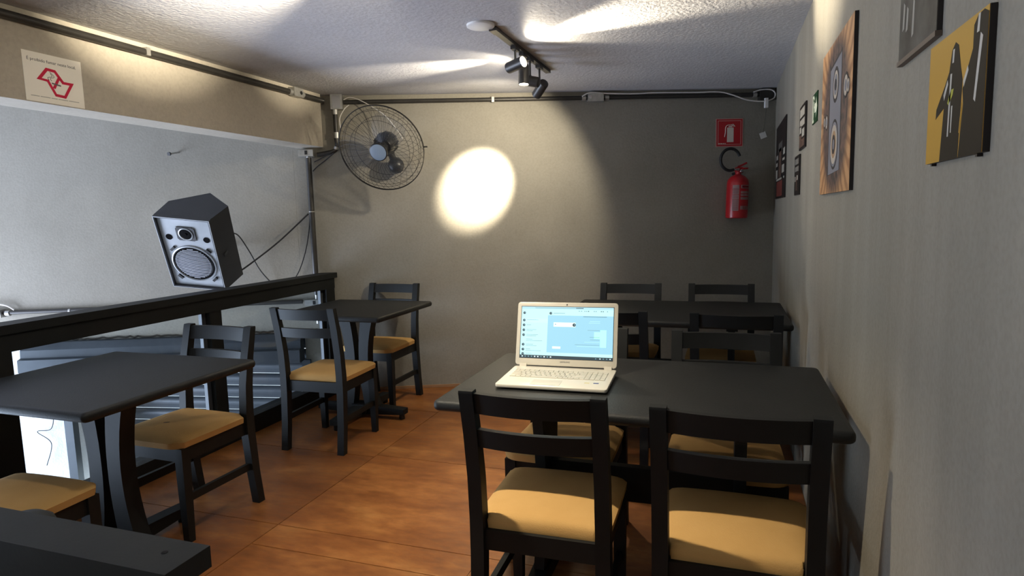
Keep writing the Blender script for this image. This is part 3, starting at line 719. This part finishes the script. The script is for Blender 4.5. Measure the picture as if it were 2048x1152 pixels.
for x in (-1.075, -.905): coupling(c2, onwall(x, 2.286, .022), ew)
obj('clamp', xf(box(-.010, .010, -.020, .020, .0005, .042, .003, 1), WM(-1.738, 2.285)), M_alu, c2)
bj = obj('junction_box', xf(box(-.055, .055, -.045, .045, .001, .050, .006), WM(.285, 2.288)), M_pipe, c2, 35)
coupling(c2, onwall(.20, 2.289, .022), ew)
c3 = thing('electrical_conduit', 'black conduit with an aluminium box, bending down the corner beside the fan', 'conduit')
obj('junction_box', xf(box(-.045, .045, -.055, .055, .001, .058, .006), WM(-2.850, 2.284)), M_alu, c3, 35)
obj('box_lid', xf(box(-.030, .030, -.046, .046, .0585, .062, .002, 1), WM(-2.850, 2.284)), M_chrome, c3)
p0 = onwall(-2.868, 2.225, .030)
obj('pipe', tube([p0, onwall(-2.868, 2.0, .030), onwall(-2.866, 1.955, .030), onwall(-2.885, 1.920, .032), onwall(-2.93, 1.905, .034), onwall(-3.01, 1.893, .036)], RP, 12, 4), M_pipe, c3, 50)
for z in (2.215, 2.035): coupling(c3, onwall(-2.868, z, .030), (0, 0, 1), .022, .045)
coupling(c3, onwall(-2.872, 1.940, .030), Vector((.3, 0, 1)).normalized(), .020, .02)
obj('lower_box', xf(box(-.062, .050, -.028, .022, .001, .085, .005), WM(-3.075, 1.905)), M_alu, c3, 35)
obj('box_opening', xf(box(-.012, .008, -.016, .014, .0855, .0875, 0), WM(-3.075, 1.905)), M_blackp, c3)
c4 = thing('electrical_conduit', 'black vertical pipe on the wall from the beam down behind the railing', 'conduit')
obj('pipe', tube([onwall(-3.075, 1.868, .030), onwall(-3.075, .80, .030)], .0215, 14), M_pipe, c4, 40)
obj('cable_tie', tube([onwall(-3.075, 1.452, .030), onwall(-3.075, 1.458, .030)], .0235, 14), M_alu, c4)
coupling(c4, onwall(-3.075, 1.868, .030), (0, 0, 1), .015, .03)
coupling(c4, onwall(-3.075, .79, .030), (0, 0, 1), .016, .05)
obj('junction_box', xf(box(-.075, .045, -.022, .022, .001, .070, .005), WM(-3.09, .742)), M_alu, c4, 35)
obj('box_opening', xf(box(-.010, .010, -.015, .015, .0705, .0725, 0), WM(-3.09, .742)), M_blackp, c4)
obj('stub_pipe', tube([onwall(-3.075, .717, .030), onwall(-3.075, .575, .030)], .012, 10), M_pipe, c4)
coupling(c4, onwall(-3.075, .60, .030), (0, 0, 1), .018, .06)
c5 = thing('electrical_conduit', 'dark horizontal conduit on the far wall just above the left end of the railing', 'conduit')
obj('pipe', tube([onwall(-6.6, .735, .022), onwall(-3.185, .748, .022)], .016, 12), M_pipe, c5, 40)
obj('junction_box', xf(box(-.07, .05, -.030, .030, .001, .055, .005), WM(-5.35, .735)), M_alu, c5, 35)
coupling(c5, onwall(-5.27, .735, .022), ew); coupling(c5, onwall(-4.84, .738, .022), ew, .019, .015)
def wcable(label, pts, mt, r=.004, name='cable', cat='cable', sm=8):
    return tag(obj(name, tube(pts, r, 8, sm), mt, None, 60), label, cat)
wcable('pale cable arching over the box at the left end of the far conduit', [onwall(-5.60, .80, .03), onwall(-5.42, .815, .035), onwall(-5.28, .80, .035), onwall(-5.22, .76, .03)], M_wcable, .006)
wcable('thin pale cable hanging down the white wall behind the left railing post', [onwall(-5.05, .31, .02), onwall(-5.04, .15, .03), onwall(-5.03, -.05, .03), onwall(-5.06, -.2, .03), onwall(-5.16, -.22, .03), onwall(-5.07, -.32, .03), onwall(-5.12, -.5, .03)], M_cable, .003)
wcable('white cable leading from the corner box to the fan', [onwall(-2.80, 2.30, .045), onwall(-2.76, 2.315, .05), onwall(-2.70, 2.30, .06), onwall(-2.60, 2.24, .08), onwall(-2.50, 2.16, .12), onwall(-2.42, 2.05, .17), onwall(-2.38, 1.98, .20)], M_wcable, .0032)
wcable('short white cable curling down beside the corner box', [onwall(-2.765, 2.262, .04), onwall(-2.80, 2.23, .04), onwall(-2.835, 2.16, .045), onwall(-2.832, 2.08, .045)], M_wcable, .004)
wcable('black cable hanging below the beam beside the bent conduit, upper of the pair', [onwall(-2.90, 1.905, .07), onwall(-2.97, 1.865, .06), onwall(-3.03, 1.835, .055)], M_cable, .0045)
wcable('black cable hanging below the beam beside the bent conduit, lower of the pair', [onwall(-2.885, 1.895, .08), onwall(-2.95, 1.845, .06), onwall(-3.01, 1.80, .055), onwall(-3.045, 1.765, .05)], M_cable, .0045)
wcable('taut black cable running from the vertical pipe down to the loudspeaker', [onwall(-3.10, 1.440, .03), onwall(-3.30, 1.235, .10), onwall(-3.47, 1.085, .18), onwall(-3.60, .985, .22)], M_cable, .006)
wcable('slack black cable curving down behind the loudspeaker towards the railing', [onwall(-3.64, 1.30, .16), onwall(-3.585, 1.295, .12), onwall(-3.53, 1.17, .07), onwall(-3.47, 1.02, .05), onwall(-3.40, .91, .03), onwall(-3.30, .80, .03)], M_cable, .0048)
wcable('slack black cable curving from the vertical pipe down to the railing', [onwall(-3.09, 1.425, .03), onwall(-3.105, 1.30, .03), onwall(-3.14, 1.14, .03), onwall(-3.20, .98, .03), onwall(-3.28, .87, .03)], M_cable, .0042)
wcable('white cable running along the back conduit and looping at its right end', [onwall(-1.09, 2.295, .045), onwall(-1.03, 2.322, .05), onwall(-.90, 2.315, .045), onwall(-.70, 2.31, .045), onwall(-.55, 2.315, .045), onwall(-.25, 2.312, .046), onwall(-.08, 2.312, .05), onwall(.02, 2.285, .06), onwall(.13, 2.245, .06), onwall(.25, 2.232, .06), onwall(.325, 2.25, .06), onwall(.342, 2.29, .06), onwall(.31, 2.32, .06), onwall(.24, 2.322, .06), onwall(.18, 2.305, .058)], M_wcable, .0052)
tag(obj('plug', xf(box(-.012, .012, -.045, .030, -.012, .012, .005), WM(.272, 2.225, .065)), M_whitep), 'small white plug hanging from the looped white cable in the right corner', 'plug')
tg = thing('hanging_tag', 'small white tag hanging on a thin thread beside the fire sign', 'tag')
obj('card', xf(box(-.026, .026, -.024, .024, 0, .0015), WM(.272, 1.972, .020) @ Matrix.Rotation(.35, 4, 'Z')), M_whitep, tg)
obj('thread', tube([onwall(.276, 2.175, .060), onwall(.278, 2.09, .04), onwall(.272, 1.993, .022)], .0012, 5), M_cable, tg)
pg = thing('wall_peg', 'small dark metal peg sticking out of the far wall above the loudspeaker', 'peg')
obj('rod', tube([onwall(-3.99, 1.935, 0), onwall(-4.01, 1.915, .10)], .007, 10), M_alu, pg, 40)
obj('rod_tip', tube([onwall(-4.01, 1.915, .10), onwall(-4.0124, 1.9126, .112)], .014, 14), M_blackp, pg, 40)

# ---------------------------------------------------------------- fire extinguisher + sign
fx = thing('fire_extinguisher', 'red fire extinguisher with a black hose hanging on the back wall', 'fire extinguisher', onwall(.045, 1.312, .102))
fx.rotation_euler = (0, .03, SK)       # local x along wall, -y out
obj('cylinder', lathe([(0, .004), (.070, .0), (.082, .006), (.084, .02), (.084, .275), (.078, .305), (.055, .332), (.030, .345), (.022, .350), (.022, .368), (0, .368)], 40), M_red, fx, 40)
def band(a0, a1, z0, z1, name, mt, r=.0846):
    bm = bmesh.new(); n = 14; A = []; B = []
    for k in range(n + 1):
        a = a0 + (a1 - a0) * k / n; A.append(bm.verts.new((r * math.sin(a), -r * math.cos(a), z0))); B.append(bm.verts.new((r * math.sin(a), -r * math.cos(a), z1)))
    for k in range(n): bm.faces.new((A[k], A[k + 1], B[k + 1], B[k]))
    bmesh.ops.solidify(bm, geom=bm.faces[:], thickness=-.0004)
    return obj(name, bm, mt, fx)
for z0, z1 in ((.225, .262), (.190, .222), (.150, .186), (.060, .146)): band(-.85, -.25, z0, z1, 'printed_label', M_label)
lb = mat('label_red_print', (.40, .05, .06), .5)
for z0, z1 in ((.236, .262), (.196, .214), (.176, .191), (.148, .168), (.070, .098)):
    band(-.10, .95, z0, z1, 'printed_label', M_label)
band(.0, .85, .241, .257, 'printed_line', lb, .0851)
for z in (.235, .229, .214, .206, .198, .176, .168, .160, .136, .128, .120, .112, .104, .096, .088, .080, .072): band(-.80, -.30, z, z + .0022, 'printed_line', lb, .0851)
for a in (.18, .36, .52, .70): band(a, a + .07, .072, .096, 'printed_line', lb, .0851)
vb = obj('valve', xf(box(-.020, .030, -.020, .020, .3685, .405, .005), Matrix.Identity(4)), M_red, fx, 35)
obj('pin', lathe([(0, 0), (.010, 0), (.010, .03), (0, .03)], 14, Matrix.Translation((-.02, -.02, .385)) @ Matrix.Rotation(PI / 2, 4, 'X')), M_chrome, vb, 40)
obj('gauge', lathe([(0, 0), (.014, 0), (.014, .02), (.010, .024), (0, .024)], 18, Matrix.Translation((.012, -.020, .372)) @ Matrix.Rotation(PI / 2, 4, 'X')), M_chrome, vb, 40)
obj('handle', tube([(-.005, 0, .408), (.02, 0, .418), (.066, 0, .440)], .0075, 8), M_red, fx, 40)
obj('lever', tube([(.0, 0, .398), (.03, 0, .394), (.078, 0, .398)], .0065, 8), M_red, fx, 40)
obj('hose_fitting', tube([(-.018, -.005, .385), (-.055, -.012, .382)], .011, 12), M_chrome, fx, 40)
hp = []
for k in range(15):
    a = math.radians(-68 - k * 19.5); hp.append((-.078 + .078 * math.cos(a), -.022 + .0 * k, .462 + .085 * math.sin(a)))
obj('hose', tube([(-.052, -.012, .382)] + hp, .0115, 12, 3), M_cable, fx, 60)
obj('wall_hook', tube([(0, .02, .36), (0, .101, .36)], .012, 10), M_blackp, fx)

fs = thing('fire_sign', 'square red sign with a white fire extinguisher pictogram on the back wall', 'sign')
FZ = 2.0; FX = .022; S_ = .112
def fsb(name, x0, x1, y0, y1, z0, z1, mt): return obj(name, xf(box(x0, x1, y0, y1, z0, z1), WM(FX, FZ)), mt, fs)
fsb('panel', -S_, S_, -S_, S_, .0005, .003, mat('sign_pale_edge', (.52, .30, .27), .5)); fsb('red_field', -S_ + .006, S_ - .006, -S_ + .006, S_ - .006, .003, .0034, M_redsign)
a = S_ - .017; q = .0035
for r_ in ((-a, a, a - q, a), (-a, a, -a, -a + q), (-a, -a + q, -a, a), (a - q, a, -a, a)): fsb('inner_border', *r_, .0034, .0038, mat('border_pink', (.62, .38, .34), .5) if r_[2] == a - q and r_[0] == -a else bpy.data.materials['border_pink'])
fsb('pictogram_body', -.020, .034, -.075, .040, .0034, .0040, M_cream); fsb('pictogram_neck', -.008, .022, .043, .052, .0034, .0040, M_cream)
obj('pictogram_hose', xf(tube([(.034, .050, .004), (.012, .060, .004), (-.018, .058, .004), (-.032, .040, .004), (-.034, .0, .004), (-.040, -.034, .004)], .0028, 6, 3), WM(FX, FZ)), M_cream, fs)
obj('pictogram_handle', xf(tube([(.0, .058, .004), (.030, .066, .004), (.044, .048, .004)], .0028, 6), WM(FX, FZ)), M_cream, fs)
for k_, (a_, b_) in enumerate(((-.090, -.078), (-.074, -.058), (-.054, -.042), (-.038, -.030))): fsb('small_print', a_, b_, -.088, -.082, .0034, .0038, M_cream)

# ---------------------------------------------------------------- no smoking sticker on the beam
ns = thing('no_smoking_sign', 'white square no-smoking sticker with a red map emblem on the beam', 'sign')
NY, NZ = 1.997, 1.947; NW, NH = .268, .217
def nsp(name, poly, mt, z0=.0016, z1=.0020): return obj(name, xf(prism(poly, z0, z1, 'z'), LM(NY, NZ)), mt, ns)
nsp('sticker_sheet', [(0, 0), (NW, 0), (NW, NH), (0, NH)], M_paper, .0003, .0015)
def U(x, y): return (x * NW, y * NH)
out = [U(.20, .46), U(.37, .725), U(.53, .71), U(.66, .50), U(.835, .50), U(.67, .15), U(.49, .165), U(.37, .44)]
def ring_poly(outer, inner, name, mt):
    bm = bmesh.new(); n = len(outer); vo = [[bm.verts.new((x, y, z)) for x, y in outer] for z in (.0016, .0022)]; vi = [[bm.verts.new((x, y, z)) for x, y in inner] for z in (.0016, .0022)]
    for i in range(n):
        j = (i + 1) % n
        bm.faces.new((vo[1][i], vo[1][j], vi[1][j], vi[1][i])); bm.faces.new((vo[0][i], vo[0][j], vo[1][j], vo[1][i])); bm.faces.new((vi[0][i], vi[1][i], vi[1][j], vi[0][j])); bm.faces.new((vo[0][i], vi[0][i], vi[0][j], vo[0][j]))
    return obj(name, xf(bm, LM(NY, NZ)), mt, ns)
inn = [U(.285, .495), U(.395, .665), U(.505, .655), U(.63, .445), U(.755, .445), U(.645, .21), U(.515, .22), U(.40, .485)]
ring_poly(out, inn, 'emblem_outline', M_logo)
nsp('emblem_slash', [U(.455, .335), U(.50, .315), U(.605, .565), U(.57, .595)], M_logo, .0022, .0025)
nsp('cigarette', [U(.445, .44), U(.60, .415), U(.60, .385), U(.445, .41)], M_ink, .0023, .0027)
obj('smoke_curl', xf(tube([(*U(.41, .47), .002), (*U(.39, .53), .002), (*U(.46, .56), .002), (*U(.44, .62), .002)], .0012, 5, 4), LM(NY, NZ)), M_ink, ns)
obj('smoke_curl', xf(tube([(*U(.45, .47), .002), (*U(.43, .52), .002), (*U(.50, .56), .002), (*U(.43, .65), .002)], .0012, 5, 4), LM(NY, NZ)), M_ink, ns)
text_mesh('lettering', '\u00c9 proibido fumar neste local.', .0192, M_ink, ns, LM(NY, NZ) @ Matrix.Translation((.018, .178, .0018)))
M_faint = mat('faint_ink', (.42, .41, .37), .6)
for a_, b_ in ((.08, .22), (.235, .40), (.415, .52), (.535, .70), (.715, .90)): nsp('small_print', [U(a_, .105), U(b_, .105), U(b_, .122), U(a_, .122)], M_faint)

# ---------------------------------------------------------------- pictures on the right wall
def rbox(par, name, y_far, y_near, z0, z1, d0, d1, mt, bev=0):
    return obj(name, box(XR - d1, XR - d0, y_near, y_far, z0, z1, bev), mt, par)
M_edge = mat('black_panel_edge', (.012, .008, .007), .5)
def poster_mat():
    M = bpy.data.materials.new('orange_ray_print'); M.use_nodes = True; nt = M.node_tree; b = nt.nodes['Principled BSDF']; L = nt.links.new
    tc = nt.nodes.new('ShaderNodeTexCoord'); sub = nt.nodes.new('ShaderNodeVectorMath'); sub.operation = 'SUBTRACT'; sub.inputs[1].default_value = (XR, 2.52, 1.70); L(tc.outputs['Object'], sub.inputs[0])
    sx = nt.nodes.new('ShaderNodeSeparateXYZ'); L(sub.outputs[0], sx.inputs[0])
    at = nt.nodes.new('ShaderNodeMath'); at.operation = 'ARCTAN2'; L(sx.outputs['Y'], at.inputs[0]); L(sx.outputs['Z'], at.inputs[1])
    mu = nt.nodes.new('ShaderNodeMath'); mu.operation = 'MULTIPLY'; mu.inputs[1].default_value = 34; L(at.outputs[0], mu.inputs[0])
    n = nt.nodes.new('ShaderNodeTexNoise'); n.inputs['Scale'].default_value = 16; n.inputs['Detail'].default_value = 4; L(tc.outputs['Object'], n.inputs['Vector'])
    ad = nt.nodes.new('ShaderNodeMath'); ad.operation = 'MULTIPLY_ADD'; L(n.outputs['Fac'], ad.inputs[0]); ad.inputs[1].default_value = 3.5; L(mu.outputs[0], ad.inputs[2])
    si = nt.nodes.new('ShaderNodeMath'); si.operation = 'SINE'; L(ad.outputs[0], si.inputs[0])
    r = nt.nodes.new('ShaderNodeValToRGB'); r.color_ramp.elements[0].position = .15; r.color_ramp.elements[0].color = (.34, .16, .065, 1); r.color_ramp.elements[1].position = .6; r.color_ramp.elements[1].color = (.55, .30, .135, 1)
    mr = nt.nodes.new('ShaderNodeMapRange'); mr.inputs[1].default_value = -1; L(si.outputs[0], mr.inputs[0]); L(mr.outputs[0], r.inputs['Fac'])
    ln = nt.nodes.new('ShaderNodeVectorMath'); ln.operation = 'LENGTH'; L(sub.outputs[0], ln.inputs[0])
    n3 = nt.nodes.new('ShaderNodeTexNoise'); n3.inputs['Scale'].default_value = 30; n3.inputs['Detail'].default_value = 6; L(tc.outputs['Object'], n3.inputs['Vector'])
    rc = nt.nodes.new('ShaderNodeValToRGB'); rc.color_ramp.elements[0].position = .38; rc.color_ramp.elements[0].color = (.035, .026, .028, 1); rc.color_ramp.elements[1].position = .62; rc.color_ramp.elements[1].color = (.15, .085, .065, 1); L(n3.outputs['Fac'], rc.inputs['Fac'])
    m2 = nt.nodes.new('ShaderNodeMapRange'); m2.inputs[1].default_value = .24; m2.inputs[2].default_value = .31; L(ln.outputs['Value'], m2.inputs[0])
    mx = nt.nodes.new('ShaderNodeMix'); mx.data_type = 'RGBA'; L(m2.outputs[0], mx.inputs[0]); L(rc.outputs['Color'], mx.inputs[6]); L(r.outputs['Color'], mx.inputs[7]); L(mx.outputs[2], b.inputs['Base Color'])
    b.inputs['Roughness'].default_value = .55; return M
po = thing('poster', 'large orange panel picture of a grey loudspeaker with rays on the right wall', 'picture')
rbox(po, 'panel', 2.845, 2.200, 1.432, 1.968, .0005, .0115, M_edge)
rbox(po, 'print', 2.845, 2.2015, 1.432, 1.968, .0116, .0122, poster_mat())
PR = lambda y, z: RM(y, z, XR - .0122)
gp = mat('print_grey', (.23, .23, .25), .5); gd = mat('print_dark', (.06, .055, .055), .5); gl = mat('print_pale', (.50, .44, .36), .5); gt = mat('print_tan', (.42, .27, .15), .5)
yc = 2.515
obj('printed_speaker_shade', xf(prism([(-.14, -.175), (.125, -.165), (.120, .235), (-.130, .215)], 0, .0003, 'z'), PR(yc, 1.672)), gd, po)
ps = obj('printed_speaker', xf(prism([(-.118, -.172), (.118, -.165), (.112, .225), (-.118, .205)], .0003, .0006, 'z'), PR(yc, 1.672)), gp, po)
def pdisc(y, z, r, mt, k, sz=1.0): 
    return obj('printed_ring', xf(lathe([(0, 0), (r, 0), (r, .0003), (0, .0003)], 30), PR(y, z) @ Matrix.Translation((0, 0, .0006 + k * .0003)) @ Matrix.Diagonal((1, sz, 1, 1))), mt, ps)
for k, (r, mm) in enumerate(((.088, gd), (.078, gp), (.068, gl), (.048, gt), (.034, gd), (.018, gp))): pdisc(yc, 1.602, r, mm, k)
for k, (r, mm) in enumerate(((.062, gd), (.048, gl), (.036, gp), (.020, gd))): pdisc(yc - .005, 1.808, r, mm, k)
for y, z, s in ((2.31, 1.77, .042), (2.265, 1.762, .026), (2.70, 1.702, .030), (2.755, 1.708, .022)):
    for k, (r, mm) in enumerate(((s, gd), (s * .78, gl), (s * .45, gp))): pdisc(y, z, r, mm, k)
# mustard panel: plain stand-in with dark upright shapes
mp_ = thing('picture', 'mustard yellow panel with two dark upright shapes, rightmost on the right wall', 'picture')
rbox(mp_, 'panel', 1.418, 1.136, 1.457, 1.672, .0005, .0095, M_edge)
rbox(mp_, 'print', 1.418, 1.1375, 1.457, 1.672, .0096, .0102, mat('mustard_print', (.50, .285, .045), .5))
dk = mat('print_charcoal', (.020, .016, .011), .6); plx = mat('print_offwhite', (.52, .50, .45), .5)
Q = lambda: RM(1.418, 1.457, XR - .0102)
def mshape(name, poly, mt, k=0): return obj(name, xf(prism(poly, k * .0003, (k + 1) * .0003, 'z'), Q()), mt, mp_)
mshape('printed_shape', [(.082, .0), (.176, .0), (.182, .125), (.170, .150), (.156, .186), (.140, .194), (.124, .184), (.114, .150), (.094, .130), (.052, .095), (.050, .078), (.094, .092)], dk)
mshape('printed_shape', [(.178, 0.0), (.2800, .0), (.2800, .205), (.262, .213), (.238, .211), (.222, .200), (.222, .165), (.204, .140), (.184, .110), (.190, .085)], dk)
mshape('printed_stroke', [(.118, .04), (.124, .04), (.130, .145), (.122, .145)], plx, 1); mshape('printed_stroke', [(.134, .045), (.138, .045), (.140, .09), (.134, .09)], plx, 1)
mshape('printed_stroke', [(.236, .085), (.244, .08), (.262, .175), (.252, .182)], plx, 1); mshape('printed_stroke', [(.094, .105), (.112, .130), (.108, .138), (.090, .115)], plx, 1)
mshape('printed_stroke', [(.190, .112), (.208, .135), (.204, .143), (.186, .122)], plx, 1); mshape('printed_stroke', [(.128, .162), (.136, .162), (.138, .184), (.130, .184)], plx, 1); mshape('printed_stroke', [(.236, .185), (.246, .185), (.248, .212), (.240, .212)], plx, 1)
mshape('printed_stroke', [(.112, .098), (.128, .118), (.142, .118), (.138, .108), (.118, .094)], mat('print_olive', (.40, .40, .06), .5), 1)
mshape('printed_gap', [(.1765, .04), (.1805, .04), (.186, .085), (.183, .088)], bpy.data.materials['mustard_print'], 1)
for y in (1.39, 1.165): obj('mounting_tab', box(XR - .008, XR - .001, y - .004, y + .004, 1.452, 1.4565), M_edge, mp_)
# dark grey photo at the top edge
dp = thing('picture', 'dark grey monochrome photo panel cut off by the top edge of the picture', 'picture')
M_mono = mat('mono_photo', (.025, .024, .021), .5, noise=11, col2=(.10, .095, .085))
rbox(dp, 'panel', 1.662, 1.392, 1.690, 1.930, .0005, .0090, M_edge); rbox(dp, 'print', 1.662, 1.3935, 1.700, 1.930, .0091, .0097, M_mono)
rbox(dp, 'frame_strip', 1.664, 1.390, 1.6895, 1.6995, .0005, .0125, mat('brown_strip', (.14, .11, .085), .45))
pf = mat('photo_pale', (.30, .29, .26), .5)
for y, z, hh in ((1.63, 1.790, .030), (1.602, 1.778, .026), (1.555, 1.770, .040), (1.515, 1.870, .040), (1.44, 1.84, .03)): obj('photo_highlight', xf(prism([(-.008, -hh), (.006, -hh * .9), (.009, hh * .7), (-.003, hh)], 0, .0003, 'z'), RM(y, z, XR - .0097)), pf, dp)
# small boards and exit sign
def board(label, yf, yn, z0, z1, base, blocks, cat='picture', name='picture'):
    t = thing(name, label, cat); rbox(t, 'panel', yf, yn, z0, z1, .0005, .0080, M_edge); rbox(t, 'print', yf - .004, yn + .004, z0 + .004, z1 - .004, .0081, .0087, base)
    W_, H_ = yf - yn, z1 - z0
    for (u0, u1, v0, v1, mm) in blocks: obj('printed_block', xf(box(u0 * W_, u1 * W_, v0 * H_, v1 * H_, 0, .0003), RM(yf, z0, XR - .0087)), mm, t)
    return t
bk_ = mat('print_black', (.022, .018, .016), .5); pc = mat('print_cream', (.44, .41, .34), .5); rd = mat('print_rust', (.17, .045, .035), .5); br = mat('print_brown', (.12, .075, .055), .5)
board('tall dark picture with pale blocks and a rusty base, nearest the right corner', 5.32, 4.52, 1.455, 1.990, bk_,
      [(.05, .22, .28, .40, pc), (.05, .22, .45, .50, pc), (.08, .25, .54, .60, pc), (.70, .92, .32, .42, pc), (.75, .95, .47, .50, pc), (.80, .97, .54, .62, pc), (.10, .85, .245, .27, pc), (.70, .95, .245, .27, pc), (.15, .75, .03, .23, rd), (.35, .62, .28, .66, br), (.30, .70, .62, .74, mat('print_greyish', (.10, .095, .085), .5))], )
board('upper small dark framed board with cream text blocks, left of the exit sign', 3.70, 3.44, 1.682, 1.903, bk_,
      [(.10, .85, .74, .93, pc), (.10, .88, .52, .68, pc), (.10, .35, .38, .55, pc), (.48, .86, .27, .45, pc), (.05, .40, .05, .33, br), (.45, .90, .05, .22, br)])
board('lower small dark board with grey text blocks, below the framed board', 3.90, 3.665, 1.452, 1.665, bk_,
      [(.12, .85, .78, .92, mat('print_grey_text', (.20, .19, .165), .5)), (.12, .88, .60, .72, bpy.data.materials['print_grey_text']), (.15, .30, .35, .48, pc), (.42, .55, .12, .5, br), (.55, .75, .38, .50, pc)])
ge = mat('exit_green', (.010, .045, .015), .7, spec=.15); gw = mat('exit_pale', (.78, .82, .62), .7, spec=.15)
ext = thing('exit_sign', 'small green exit sign with a pale running figure and arrow on the right wall', 'sign')
rbox(ext, 'panel', 3.21, 3.055, 1.755, 1.885, .0005, .0040, ge)
XM = lambda: RM(3.21, 1.755, XR - .0040)
def exs(n_, poly, mt): return obj(n_, xf(prism(poly, 0, .0004, 'z'), XM()), mt, ext)
exs('doorway', [(.004, .006), (.045, .006), (.045, .018), (.018, .018), (.018, .112), (.045, .112), (.045, .124), (.004, .124)], gw)
exs('arrow', [(.070, .045), (.110, .045), (.110, .020), (.150, .065), (.110, .110), (.110, .085), (.070, .085)], gw)
exs('figure_body', [(.034, .050), (.050, .054), (.058, .096), (.042, .098)], gw); exs('figure_leg', [(.024, .020), (.034, .020), (.050, .054), (.040, .060)], gw); exs('figure_arm', [(.050, .082), (.066, .070), (.064, .064), (.048, .074)], gw)
obj('figure_head', xf(lathe([(0, 0), (.008, 0), (.008, .0004), (0, .0004)], 14), XM() @ Matrix.Translation((.054, .108, 0))), gw, ext)
